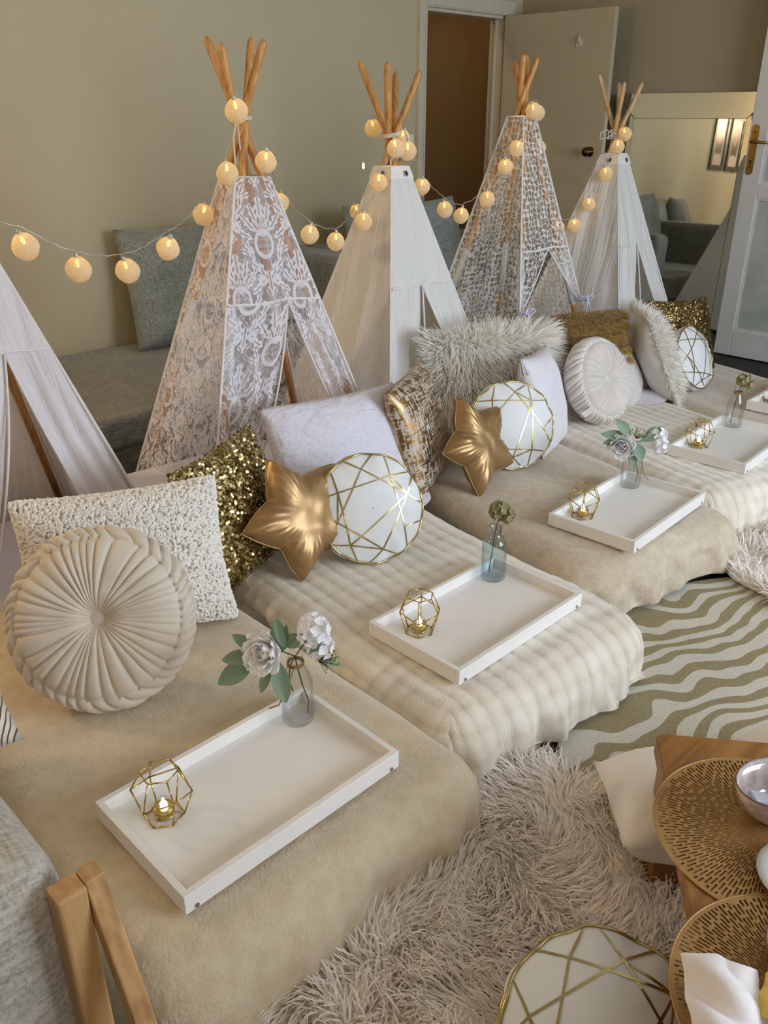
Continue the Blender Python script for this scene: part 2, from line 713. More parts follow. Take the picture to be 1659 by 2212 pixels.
def feather_print():
    t = NT('feather_print')
    v = t.coord('Object', (1, 1, 1), (0, 0, 0.5))
    w = t.n('ShaderNodeTexWave')
    w.inputs['Scale'].default_value = 24
    w.inputs['Distortion'].default_value = 5
    w.inputs['Detail'].default_value = 0
    t.l(v, w.inputs['Vector'])
    big = t.noise(v, 5, 1)
    m1 = t.ramp(w.outputs[1], [(0.16, (1, 1, 1, 1)), (0.22, (0, 0, 0, 1))])
    m2 = t.ramp(big, [(0.47, (0, 0, 0, 1)), (0.5, (1, 1, 1, 1))])
    m = t.math('MULTIPLY', m1, m2)
    base = t.mixc(m, lin('#e2d9cb'), lin('#5f4524'))
    return t.done(t.bsdf(base, 0.85, 0, None, Sheen_Weight=0.2).outputs[0])


M['feather'] = feather_print()


def zebra():
    t = NT('zebra_jute')
    v = t.coord('Object')
    d1 = t.noise(v, 2.6, 2, 0.5)
    d2 = t.noise(t.coord('Object', (1, 1, 1), (0, 0, 1.1)), 3.4, 2, 0.5)
    sx = t.n('ShaderNodeSeparateXYZ')
    t.l(v, sx.inputs[0])
    ph = t.math('ADD', t.math('MULTIPLY', sx.outputs[0], 4.2), t.math('MULTIPLY', sx.outputs[1], 14.5))
    ph = t.math('ADD', ph, t.math('MULTIPLY', d1, 6.0))
    wv = t.math('SINE', t.math('MULTIPLY', ph, 6.2832))
    wv = t.math('ADD', wv, t.math('MULTIPLY', t.math('SUBTRACT', d2, 0.5), 1.9))
    fine = t.noise(v, 130, 2)
    wv = t.math('ADD', wv, t.math('MULTIPLY', t.math('SUBTRACT', fine, 0.5), 0.25))
    m = t.ramp(t.math('ADD', t.math('MULTIPLY', wv, 0.5), 0.5), [(0.50, (0, 0, 0, 1)), (0.53, (1, 1, 1, 1))])
    br = t.n('ShaderNodeTexBrick')
    br.inputs['Scale'].default_value = 30
    br.inputs['Mortar Size'].default_value = 0.03
    br.inputs['Color1'].default_value = (1, 1, 1, 1)
    br.inputs['Color2'].default_value = (0.8, 0.8, 0.8, 1)
    br.inputs['Mortar'].default_value = (0.3, 0.3, 0.3, 1)
    t.l(t.coord('Object', (1.0, 1.6, 1), (0, 0, 0.6)), br.inputs['Vector'])
    c1 = t.mixc(fine, lin('#c9c1b0'), lin('#ddd6c6'))
    c2 = t.mixc(fine, lin('#8b7c58'), lin('#ab9c76'))
    base = t.mixc(m, c1, c2)
    mm = t.n('ShaderNodeMix', data_type='RGBA', blend_type='MULTIPLY')
    mm.inputs[0].default_value = 0.35
    t.l(base, mm.inputs[6])
    t.l(br.outputs[0], mm.inputs[7])
    base = mm.outputs[2]
    h = t.math('ADD', br.outputs[0], t.math('MULTIPLY', fine, 0.6))
    return t.done(t.bsdf(base, 0.85, 0, t.bump(h, 0.55, 0.004)).outputs[0])


M['zebra'] = zebra()
M['jute'] = plain('brown_jute', '#6f5f4b', 0.95, var=0.15, vscale=50, bscale=160, bstr=0.9, bdist=0.005)


def glaze():
    t = NT('pearl_glaze')
    v = t.coord()
    f = t.noise(v, 40, 4)
    base = t.ramp(f, [(0.35, lin('#a5938f')), (0.65, lin('#cfc2c0'))])
    return t.done(t.bsdf(base, 0.12, 0, None, Coat_Weight=1.0, Coat_Roughness=0.05).outputs[0])


M['glaze'] = glaze()
M['glaze_rim'] = plain('brown_glaze_rim', '#7c5a45', 0.3)
M['mat_gold'] = plain('gold_placemat', '#bd955e', 0.42, 0.5, var=0.08, vscale=20)
M['card_lilac'] = plain('lilac_card', '#bdb4cb', 0.6)
M['card_grey'] = plain('silver_sachet', '#b9bec8', 0.35)
M['ink'] = plain('silver_ink', '#dcd8e6', 0.5)


def portrait():
    """print of a framed photo: pale ground, dark hair, face"""
    t = NT('portrait_print')
    v = t.coord('Object')
    sx = t.n('ShaderNodeSeparateXYZ')
    t.l(v, sx.inputs[0])
    X, Z = sx.outputs[0], sx.outputs[2]

    def blob(cx, cz, rx, rz):
        a = t.math('DIVIDE', t.math('SUBTRACT', X, cx), rx)
        b = t.math('DIVIDE', t.math('SUBTRACT', Z, cz), rz)
        q = t.math('ADD', t.math('MULTIPLY', a, a), t.math('MULTIPLY', b, b))
        return t.math('LESS_THAN', q, 1.0)
    c = t.mixc(blob(0, -0.03, 0.105, 0.20), lin('#cfc9c4'), lin('#2c211d'))
    c = t.mixc(blob(0, 0.055, 0.060, 0.082), c, lin('#a9826c'))
    c = t.mixc(blob(0.0, -0.18, 0.10, 0.06), c, lin('#d8c3ae'))
    return t.done(t.bsdf(c, 0.3).outputs[0])


M['portrait'] = portrait()

# ------------------------------------------------------------------ the room
YW, XB, YR, XF, ZC = 4.15, 5.46, -1.95, -1.75, 2.62
D0, D1, DH = 4.47, 5.28, 2.01      # doorway in the left wall


def struct(o):
    o['kind'] = 'structure'
    return o


struct(MB().box(XF - .1, XB + .1, YR - .1, YW + 1.6, -0.08, 0.0).build('floor', M['carpet']))
struct(MB().box(XF - .1, XB + .1, YR - .1, YW + 1.6, ZC, ZC + 0.08).build('ceiling', M['ceiling']))
wl = MB()
wl.box(XF, D0, YW, YW + .1, 0, ZC).box(D1, XB + .1, YW, YW + .1, 0, ZC).box(D0, D1, YW, YW + .1, DH, ZC)
struct(wl.build('wall_left', M['wall']))
struct(MB().box(XB, XB + .1, YR - .1, YW, 0, ZC).build('wall_back', M['wall_back']))
wr = MB()
wins = [(-1.05, 0.35), (1.65, 4.05)]
z0, z1 = 0.80, 2.25
xs = XF
for a, b in wins:
    wr.box(xs, a, YR - .1, YR, 0, ZC).box(a, b, YR - .1, YR, 0, z0).box(a, b, YR - .1, YR, z1, ZC)
    xs = b
wr.box(xs, XB, YR - .1, YR, 0, ZC)
struct(wr.build('wall_right', M['wall']))
struct(MB().box(XF - .1, XF, YR - .1, YW + .1, 0, ZC).build('wall_front', M['wall']))
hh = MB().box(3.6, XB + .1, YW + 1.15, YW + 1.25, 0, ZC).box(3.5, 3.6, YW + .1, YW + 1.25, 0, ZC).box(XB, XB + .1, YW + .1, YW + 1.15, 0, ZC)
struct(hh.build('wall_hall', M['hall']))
for i, (a, b) in enumerate(wins):
    w = struct(MB().box(a + .04, b - .04, YR - .062, YR - .056, z0 + .04, z1 - .04).build('window_%d' % (i + 1), M['window_glass']))
    f = MB()
    for q in (a, b - .05, (a + b) / 2 - .025):
        f.box(q, q + .05, YR - .09, YR + .01, z0, z1)
    f.box(a, b, YR - .09, YR + .01, z0, z0 + .05).box(a, b, YR - .09, YR + .01, z1 - .05, z1)
    f.build('window_frame', M['french'], w)
    MB().box(a - .06, b + .06, YR - .02, YR + .09, z0 - .04, z0).build('window_sill', M['french'], w)
hl = thing('hall_fill_lamp', 'added small round ceiling lamp brightening the hall beyond the doorway', 'lamp', (4.2, YW + .62, ZC))  # added out of view to brighten the hall
MB().lathe([(.06, 0), (.06, -.02), (.04, -.025)], 24).build('base', M['trim'], hl, True)
MB().lathe([(.04, -.022), (.10, -.03), (.11, -.05), (.08, -.08), (0, -.095)], 28).build('shade', emit('hall_fill_glow', (1.0, 0.76, 0.48, 1), 34.0), hl, True)
# architrave and jambs of the doorway
tr = MB()
tr.box(D0 - .075, D0, YW - .022, YW, 0, DH + .085).box(D1, D1 + .075, YW - .022, YW, 0, DH + .085)
tr.box(D0, D1, YW - .022, YW, DH, DH + .085)
tr.box(D0 - .075, D0 - .06, YW - .030, YW - .022, 0, DH + .085).box(D0 - .02, D0 - .008, YW - .028, YW - .022, 0, DH)
tr.box(D0, D1, YW - .028, YW - .022, DH + .008, DH + .02)
tr.box(D0, D0 + .02, YW, YW + .12, 0, DH).box(D1 - .02, D1, YW, YW + .12, 0, DH).box(D0, D1, YW, YW + .12, DH - .02, DH)
tr.box(D1 - .035, D1 - .02, YW + .05, YW + .07, 0, DH - .02)
struct(tr.build('trim_1', M['trim'], bevel=0.003))
bb = MB().box(XF, D0 - .08, YW - .018, YW, 0, .11)
struct(bb.build('baseboard_left', M['trim'], bevel=0.003))
struct(MB().box(XB - .018, XB, 2.6, YW - .02, 0, .11).box(XB - .018, XB, YR, 1.2, 0, .11).build('baseboard_back', M['trim'], bevel=0.003))

# flush door, swung 90 degrees into the room
DX = D1 - .012
dr = struct(MB().box(DX - .036, DX, YW - .885, YW - .030, 0.012, DH - .006).build('door_1', M['door'], bevel=0.003))
kb = MB()
K = [(.0, .0), (.030, 0), (.031, .004), (.026, .008), (.012, .012), (.011, .030), (.022, .034), (.029, .044), (.028, .056), (.018, .066), (0, .069)]


def lathe_x(prof, c, n=28, sx=-1):
    mb = MB()
    V, F = [], []
    for r, h in prof:
        for k in range(n):
            t = 2 * PI * k / n
            V.append((c[0] + sx * h, c[1] + r * math.cos(t), c[2] + r * math.sin(t)))
    for i in range(len(prof) - 1):
        for k in range(n):
            a, b = i * n + k, i * n + (k + 1) % n
            F.append((a, b, b + n, a + n))
    return mb.add(V, F)


lathe_x(K, (DX - .036, 3.355, 1.18)).build('door_knob', M['brass_dark'], dr, True)
hk = MB()
hk.box(DX - .042, DX - .036, 3.49, 3.53, 1.795, 1.845)
hk.tube([(DX - .04, 3.51, 1.86), (DX - .055, 3.50, 1.85), (DX - .06, 3.50, 1.83), (DX - .042, 3.50, 1.815)], .006, 8)
hk.build('adhesive_hook', M['trim'], dr, False)
hg = MB()
for z in (.25, 1.75):
    hg.tube([(DX - .004, YW - .027, z), (DX - .004, YW - .027, z + .09)], .006, 8)
hg.build('hinge', M['brass_dark'], dr)

# glazed door folded back along the back wall
FX = 5.30
fd = MB()
y1, y0 = 2.335, 1.45
fz = [0.02, 0.225, 0.93, 1.02, 1.95, 2.06]
fd.box(FX, FX + .036, y1 - .105, y1, .012, 2.06).box(FX, FX + .036, y0, y0 + .105, .012, 2.06)
for a, b in ((.012, .175), (.955, 1.035), (1.95, 2.06)):
    fd.box(FX, FX + .036, y0 + .105, y1 - .105, a, b)
fdo = struct(fd.build('door_2', M['french'], bevel=0.004))
for a, b in ((.175, .955), (1.035, 1.95)):
    MB().box(FX + .014, FX + .020, y0 + .10, y1 - .10, a - .005, b + .005).build('frosted_pane', M['frosted'], fdo)
    bd = MB()
    for yy in (y0 + .105, y1 - .117):
        bd.box(FX + .006, FX + .014, yy, yy + .012, a, b)
    bd.box(FX + .006, FX + .014, y0 + .117, y1 - .117, a, a + .012).box(FX + .006, FX + .014, y0 + .117, y1 - .117, b - .012, b)
    bd.build('glazing_bead', M['french'], fdo)
pl = MB()
for z, dz in ((1.215, .185),):
    P = [(FX, y1 - .035 + .021 * math.cos(t), 1.215 + dz / 1.6 * (1 if math.sin(t) > 0 else -1) + .02 * math.sin(t)) for t in np.linspace(0, 2 * PI, 24, endpoint=False)]
    pl.poly([(q[0] - .004, q[1], q[2]) for q in P], (.004, 0, 0))
plo = pl.build('lock_plate', M['brass'], fdo)
MB().tube([(FX, y1 - .035, 1.26), (FX - .045, y1 - .035, 1.26), (FX - .052, y1 - .05, 1.26), (FX - .052, y1 - .15, 1.255)], [.009, .009, .009, .007], 10).build('lever_handle', M['brass'], fdo, True)
kh = lathe_x([(0, 0), (.006, 0), (.006, .001), (0, .001)], (FX - .004, y1 - .035, 1.155), 12)
kh.box(FX - .005, FX - .004, y1 - .038, y1 - .032, 1.135, 1.153)
kh.build('keyhole', M['dark'], fdo)
for z in (1.31, 1.12):
    lathe_x([(0, 0), (.005, 0), (.004, .002), (0, .0025)], (FX - .004, y1 - .035, z), 10).build('screw', M['brass_dark'], fdo, True)

# light switch beside the doorway
sw = thing('light_switch', 'white light switch plate on the wall beside the doorway', 'switch', (4.345, YW, 1.235))
MB().box(-.024, .024, -.010, 0, -.05, .05).build('plate', M['white_paint'], sw, bevel=.002)
MB().box(-.007, .007, -.016, -.008, -.012, .012).build('rocker', M['white_paint'], sw, bevel=.002)

# globe floor lamp in the corner of the left wall, outside the picture
lp = thing('floor_lamp', 'tall floor lamp with a warm glass globe by the left wall', 'lamp', (-.55, 3.45, 0))
MB().lathe([(.14, .002), (.14, .018), (.02, .03), (0, .03)], 32).build('base', M['brass_dark'], lp, True)
MB().tube([(0, 0, .02), (0, 0, 1.60)], .011, 10).build('pole', M['brass_dark'], lp, True)
MB().lathe([(.03, 1.60), (.035, 1.63), (.02, 1.635)], 20).build('globe_seat', M['brass_dark'], lp, True)
MB().lathe([(.13 * math.sin(a_), 1.76 - .13 * math.cos(a_)) for a_ in np.linspace(0.02, PI - .001, 16)], 28).build('glass_globe', M['lamp_glow'], lp, True)

# leaning bevelled mirror
mr = thing('wall_mirror', 'large frameless mirror with angled edge strips leaning on the back wall', 'mirror')
mw, mh, bw = 1.02, 1.52, .145
MB().box(-mw / 2, mw / 2, .004, .022, 0, mh).build('backing_board', M['black_frame'], mr)
MB().box(-mw / 2 + bw, mw / 2 - bw, -.008, .004, bw, mh - bw).build('centre_pane', M['mirror'], mr)


def bevel_pane(P):
    mb = MB()
    n = len(P)
    mb.add([(x, y, z) for x, y, z in P] + [(x, .004, z) for x, y, z in P],
           [(0, 1, 2, 3), (4, 7, 6, 5)] + [(i, i + 4, (i + 1) % 4 + 4, (i + 1) % 4) for i in range(4)])
    mb.build('bevel_pane', M['mirror'], mr)


g = .0022
A, B2 = mw / 2, mw / 2 - bw
bevel_pane([(-A, .0, 0), (-A, .0, mh), (-B2 - g, -.007, mh - bw), (-B2 - g, -.007, bw)][::-1])
bevel_pane([(A, .0, 0), (B2 + g, -.007, bw), (B2 + g, -.007, mh - bw), (A, .0, mh)][::-1])
bevel_pane([(-A + g, .0, mh), (A - g, .0, mh), (B2 - g, -.007, mh - bw + g), (-B2 + g, -.007, mh - bw + g)][::-1])
bevel_pane([(-A + g, .0, 0), (-B2 + g, -.007, bw - g), (B2 - g, -.007, bw - g), (A - g, .0, 0)][::-1])
mr.rotation_euler = (math.radians(-2.2), 0, math.radians(-90 + 2.6))
mr.location = (5.372, 2.79, 0.004)

# three framed portraits on the left wall, seen only in the mirror
for i, (x, z, lab) in enumerate(((1.12, 1.47, 'framed portrait nearest the mirror edge, seen reflected in the mirror'),
                                 (0.64, 1.47, 'middle framed portrait of three seen reflected in the mirror'),
                                 (0.16, 1.47, 'framed portrait beside the brass door plate, seen reflected in the mirror'))):
    pf = thing('picture_frame', lab, 'picture', (x, YW, z), 0, 'framed portraits')
    fr = MB()
    fr.box(-.20, -.150, -.02, 0, -.29, .29).box(.150, .20, -.02, 0, -.29, .29)
    fr.box(-.150, .150, -.02, 0, -.29, -.24).box(-.150, .150, -.02, 0, .24, .29)
    fr.build('frame', M['black_frame'], pf)
    MB().box(-.150, .150, -.008, -.002, -.24, .24).build('photo', M['portrait'], pf)

# ------------------------------------------------------------------ soft shapes


def pillow_mesh(w, h, t, n=30, pinch=0.07, wr=0.004, seed=1, pw=2.6, name='pillow'):
    u = np.linspace(-1, 1, n)
    U, V = np.meshgrid(u, u, indexing='ij')
    X = U * w / 2 * (1 - pinch * (1 - V ** 2) * np.abs(U) ** 1.5)
    Y = V * h / 2 * (1 - pinch * (1 - U ** 2) * np.abs(V) ** 1.5)
    prof = ((1 - np.abs(U) ** pw) * (1 - np.abs(V) ** pw)).clip(0) ** 0.52
    Z = t / 2 * prof
    nz = sn(X, Y, 5.0, seed) * wr * np.minimum(1, prof * 2.5)
    d = np.minimum(1 - np.abs(U), 1 - np.abs(V))
    rad = np.sin(np.arctan2(np.abs(V), np.abs(U) + 1e-6) * 22) * wr * 0.8 * smooth01(1 - np.hypot(1 - np.abs(U), 1 - np.abs(V)) / 0.55) * (prof > .05)
    top = np.stack([X, Y, Z + nz + rad], -1)
    bot = np.stack([X, Y, -Z + sn(X, Y, 5.0, seed + 9) * wr * np.minimum(1, prof * 2.5)], -1)
    edge = (U ** 2 >= 1) | (V ** 2 >= 1)
    bot[edge] = top[edge] * [1, 1, 0]
    top[edge] *= [1, 1, 0]
    idx_t = np.arange(n * n).reshape(n, n)
    idx_b = np.full((n, n), -1)
    k = n * n
    ins = ~edge
    cnt = int(ins.sum())
    idx_b[ins] = np.arange(k, k + cnt)
    idx_b[edge] = idx_t[edge]
    Vv = np.concatenate([top.reshape(-1, 3), bot[ins].reshape(-1, 3)])

    def q(I):
        return np.stack([I[:-1, :-1], I[1:, :-1], I[1:, 1:], I[:-1, 1:]], -1).reshape(-1, 4)
    F = np.concatenate([q(idx_t), q(idx_b)[:, ::-1]])
    return make_mesh(name, Vv, F)


def pillow_point(w, h, t, U, V, pinch=0.07, pw=2.6):
    X = U * w / 2 * (1 - pinch * (1 - V ** 2) * np.abs(U) ** 1.5)
    Y = V * h / 2 * (1 - pinch * (1 - U ** 2) * np.abs(V) ** 1.5)
    Z = t / 2 * ((1 - np.abs(U) ** pw) * (1 - np.abs(V) ** pw)).clip(0) ** 0.52
    return np.stack([X, Y, Z], -1)


def pillow_frame_at(w, h, t, U, V):
    e = 0.02
    P = pillow_point(w, h, t, U, V)
    a = pillow_point(w, h, t, np.clip(U + e, -1, 1), V) - pillow_point(w, h, t, np.clip(U - e, -1, 1), V)
    b = pillow_point(w, h, t, U, np.clip(V + e, -1, 1)) - pillow_point(w, h, t, U, np.clip(V - e, -1, 1))
    N = np.cross(a, b)
    N /= np.linalg.norm(N, axis=-1, keepdims=True) + 1e-9
    return P, N


def strands(P, D0_, D1_, L, wdt, nseg=4, seed=3, name='strands', wave=0.25, N=None):
    """tapered ribbons from roots P, leaving along D0_ and bending to D1_"""
    r = np.random.default_rng(seed)
    n = len(P)
    L = np.asarray(L).reshape(-1, 1)
    D0_ = D0_ / (np.linalg.norm(D0_, axis=1, keepdims=True) + 1e-9)
    D1_ = D1_ / (np.linalg.norm(D1_, axis=1, keepdims=True) + 1e-9)
    side = np.cross(D0_ + D1_, r.normal(size=(n, 3)) if N is None else N + r.normal(size=(n, 3)) * .30)
    side /= np.linalg.norm(side, axis=1, keepdims=True) + 1e-9
    wv = np.cross(D1_, side)
    ph = r.uniform(0, 2 * PI, (n, 1))
    am = r.uniform(0, wave, (n, 1)) * L * 0.35
    pts = []
    cur = P.copy()
    for k in range(nseg + 1):
        s = k / nseg
        off = wv * am * (np.sin(s * 5.0 + ph) - np.sin(ph)) * s
        pts.append(cur + off)
        d = D0_ * (1 - s) + D1_ * s
        d /= np.linalg.norm(d, axis=1, keepdims=True) + 1e-9
        cur = cur + d * L / nseg
    V = np.zeros((n, nseg * 2 + 1, 3), dtype=np.float32)
    ww = np.asarray(wdt).reshape(-1, 1) if np.ndim(wdt) else wdt
    for k in range(nseg):
        tw = ww * (1 - 0.75 * (k / nseg) ** 1.5) * 0.5
        V[:, 2 * k] = pts[k] - side * tw
        V[:, 2 * k + 1] = pts[k] + side * tw
    V[:, 2 * nseg] = pts[nseg]
    m = nseg * 2 + 1
    tri = []
    for k in range(nseg - 1):
        a = 2 * k
        tri += [(a, a + 1, a + 3), (a, a + 3, a + 2)]
    a = 2 * (nseg - 1)
    tri.append((a, a + 1, a + 2))
    tri = np.array(tri)
    F = (np.arange(n)[:, None, None] * m + tri[None]).reshape(-1, 3)
    return make_mesh(name, V.reshape(-1, 3), F)


def discs(P, N, r, tilt, seed=2, k=6, name='sequins'):
    g_ = np.random.default_rng(seed)
    n = len(P)
    N = N + g_.normal(size=(n, 3)) * tilt
    N /= np.linalg.norm(N, axis=1, keepdims=True)
    a = np.cross(N, g_.normal(size=(n, 3)))
    a /= np.linalg.norm(a, axis=1, keepdims=True)
    b = np.cross(N, a)
    V = np.zeros((n, k, 3), dtype=np.float32)
    for i in range(k):
        th = 2 * PI * i / k
        V[:, i] = P + (a * math.cos(th) + b * math.sin(th)) * r
    F = np.arange(n * k).reshape(n, k)
    return make_mesh(name, V.reshape(-1, 3), F, False)


# ------------------------------------------------------------------ sofa behind the tents


def rbox(name, x0, x1, y0, y1, zz0, zz1, mat, parent, r=0.03, puff=0.0):
    """an upholstered block with rounded edges, its top slightly full"""
    mb = MB().box(x0, x1, y0, y1, zz0, zz1)
    return mb.build(name, mat, parent, False, r, 4)


so = thing('sofa', 'long grey upholstered sofa along the wall behind the tents', 'sofa', (0, 0, 0))
rbox('base', 1.15, 4.95, 3.06, 4.12, .03, .165, M['sofa'], so, .02)
rbox('seat', 1.15, 2.30, 3.03, 4.12, .167, .302, M['sofa'], so, .03)
rbox('seat', 2.304, 3.12, 3.03, 4.12, .167, .302, M['sofa'], so, .03)
rbox('arm', 3.124, 3.36, 3.15, 4.12, .167, .70, M['sofa'], so, .05)
rbox('seat', 3.362, 4.72, 3.03, 3.80, .167, .36, M['sofa'], so, .03)
rbox('backrest', 3.362, 4.72, 3.80, 4.12, .167, .69, M['sofa'], so, .05)
rbox('arm', 4.722, 4.95, 3.05, 4.12, .167, .66, M['sofa'], so, .05)
for x in (1.25, 3.0, 4.85):
    for y in (3.12, 4.05):
        MB().lathe([(.02, 0), (.024, .03)], 12, (x, y, 0)).build('foot', M['black_frame'], so)


def cushion(name, label, c, w, h, t, az, lean, roll, mat, group, cat='cushion', seed=1, pinch=.05, pw=3.4):
    o = obj(name, pillow_mesh(w, h, t, 26, pinch, .004, seed, pw), mat)
    tag(o, label, cat, group)
    place(o, c, az, lean, roll)
    return o


GC = 'grey sofa cushions'
cushion('sofa_cushion', 'big grey square cushion leaning on the wall at the sofa open end', (2.39, 3.93, .60), .56, .60, .20, -100, 14, 1, M['sofa_cushion'], GC, seed=4)
cushion('sofa_cushion', 'grey sofa cushion peeking past the damask lace tent edge', (2.93, 3.95, .60), .46, .56, .18, -92, 12, 0, M['sofa_cushion'], GC, seed=5)
cushion('sofa_cushion', 'grey sofa cushion standing behind the plain white tent, nearer the lace tent', (3.68, 3.74, .655), .54, .54, .16, -84, 16, -3, M['sofa_cushion'], GC, seed=6)
cushion('sofa_cushion', 'grey sofa cushion standing before the doorway', (4.16, 3.74, .655), .46, .56, .16, -92, 14, 2, M['sofa_cushion'], GC, seed=7)

# ------------------------------------------------------------------ floor beds
ZT = 0.20
BEDS = [  # foot centre x, foot y, slope dx/dy, half width
    (0.715, 0.80, 0.02, 0.405),
    (1.475, 0.87, 0.10, 0.385),
    (2.27, 1.02, 0.20, 0.385),
    (3.02, 0.99, 0.26, 0.385),
    (3.80, 1.02, 0.28, 0.385),
]


def bed_pt(k, across, along, z=0.0):
    fx, fy, sl, hw = BEDS[k]
    a = math.atan(sl)
    return Vector((fx + math.cos(a) * across + math.sin(a) * along, fy - math.sin(a) * across + math.cos(a) * along, z))


def drape_mesh(hw, L, top, kind, seed, drop=0.165, bl=None):
    """a blanket over a mattress: flat on top, rounded over the sides and the foot (y = 0)"""
    r = .085
    ds = .0062 if kind == 'rib' else .014
    S = hw - r + PI * r / 2 + (drop - r)
    Tn = r * PI / 2 + (drop - r) - r
    s = np.linspace(-S, S, int(2 * S / ds))
    t = np.concatenate([np.linspace(-Tn - r, 0.30, int((.30 + Tn + r) / .010)), np.linspace(.30, L, int((L - .3) / .016))[1:]])

    def prof(a, h):
        f = np.clip(a - (h - r), 0, None)
        ph = np.clip(f / r, 0, PI / 2)
        x = np.where(a < h - r, a, h - r + r * np.sin(ph))
        d = r * (1 - np.cos(ph)) + np.clip(f - r * PI / 2, 0, None)
        return x, d
    S2, T2 = np.meshgrid(s, t, indexing='ij')
    ax, dx = prof(np.abs(S2), hw)
    X = np.sign(S2) * ax
    fy, dy = prof(np.clip(-T2 + r, 0, None) + 10 - r, 10)
    Y = np.where(T2 < r, -(fy - 10), T2)
    # plan rounding of the two foot corners
    R = .11
    qx = np.clip(np.abs(X) - (hw - R), 0, None)
    qy = np.clip(R - Y, 0, None)
    ln = np.hypot(qx, qy) + 1e-9
    k = np.where((qx > 0) & (qy > 0), np.maximum(qx, qy) / ln, 1.0)
    X = np.sign(X) * np.where(qx > 0, hw - R + qx * k, np.abs(X))
    Y = np.where(qy > 0, R - qy * k, Y)
    d = (dx ** 5 + dy ** 5) ** 0.2
    Z = top - np.minimum(d, drop)
    fall = smooth01(d / .12)
    # crumples where the cloth hangs, soft dents on top
    fold = sn(S2 * 1.0, T2 * .35, 4.6, seed) * .015 + (np.abs(sn(S2, T2 * .6, 6.5, seed + 2)) - .4) * .014 + sn(X, Y, 9, seed + 1) * .003
    gx = np.sign(S2) * smooth01(dx / .09)
    gy = -smooth01(dy / .09)
    amp = fall * (fold + np.sin(S2 * 42 + 3 * sn(X, Y, 2, seed + 3)) * .006 * smooth01(dy / .1))
    X = X + gx * amp
    Y = Y + gy * (amp + .012 * fall)
    Z = Z + sn(X, Y, 1.6, seed + 5) * .0065 * (1 - fall) + (np.abs(sn(X, Y * .6, 3.0, seed + 6)) - .4) * .0045 * (1 - fall) + fall * sn(X, Y, 5, seed + 7) * .005
    Z = np.maximum(Z, .012)
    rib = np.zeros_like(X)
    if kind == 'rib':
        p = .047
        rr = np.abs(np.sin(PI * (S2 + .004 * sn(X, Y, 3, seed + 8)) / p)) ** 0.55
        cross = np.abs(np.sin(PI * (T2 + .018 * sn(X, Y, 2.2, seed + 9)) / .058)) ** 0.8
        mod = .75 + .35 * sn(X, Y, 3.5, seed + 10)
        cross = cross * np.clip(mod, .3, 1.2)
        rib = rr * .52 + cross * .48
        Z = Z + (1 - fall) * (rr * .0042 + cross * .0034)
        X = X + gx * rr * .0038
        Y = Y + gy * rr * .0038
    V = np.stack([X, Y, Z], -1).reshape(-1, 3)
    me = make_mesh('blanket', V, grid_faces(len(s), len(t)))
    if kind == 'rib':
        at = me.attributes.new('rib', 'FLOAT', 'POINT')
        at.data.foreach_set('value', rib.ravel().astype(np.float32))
    return me


BL = [('fleece', 'smooth', 'smooth beige fleece blanket on the bed nearest the armchair'),
      ('ribbed', 'rib', 'cream ribbed plush blanket on the bed with the damask lace tent'),
      ('fleece_tan', 'smooth', 'smooth tan fleece blanket on the middle bed, between two ribbed blankets'),
      ('ribbed', 'rib', 'cream ribbed plush blanket on the bed with the floral lace tent'),
      ('fleece_far', 'smooth', 'smooth sand fleece blanket on the bed farthest from the armchair')]
MT = ['white mattress under the smooth beige fleece blanket, nearest the armchair', 'white mattress under the damask lace tent',
      'white mattress under the tan fleece blanket of the middle bed', 'white mattress under the floral lace tent',
      'white mattress farthest from the armchair, under the sand blanket']
for k, (fx, fy, sl, hw) in enumerate(BEDS):
    m = MB().box(-hw + .03, hw - .03, .035, 1.92, .004, ZT - .022).build('floor_mattress', M['lilac_sheet'], None, False, .05, 5)
    tag(m, MT[k], 'mattress', 'floor mattresses')
    m.location = (fx, fy, 0)
    m.rotation_euler = (0, 0, -math.atan(sl))
    b = obj('bed_blanket', drape_mesh(hw, 1.30, ZT, BL[k][1], 20 + 7 * k), M[BL[k][0]])
    tag(b, BL[k][2], 'blanket', 'bed blankets')
    b.location = (fx, fy, 0)
    b.rotation_euler = (0, 0, -math.atan(sl))

# ------------------------------------------------------------------ tents


def leafv(x, y, cx, cy, ang, ln, wd, ser=260.0):
    a = math.radians(ang)
    dx, dy = x - cx, y - cy
    al = dx * math.sin(a) + dy * math.cos(a)
    ac = dx * math.cos(a) - dy * math.sin(a)
    q = np.clip(1 - (2 * al / ln) ** 2, 0, None)
    w = wd * .80 * (q ** 0.75) * (1 + 0.34 * np.sin(al * ser + np.sign(ac) * 1.0)) + 1e-5
    val = 1 - np.abs(ac) / w
    vein = (np.abs(ac) - .0022) / .003
    val = np.where(al > -.3 * ln, np.minimum(val, vein), val)
    return np.where(q > 0, val, -1.0)


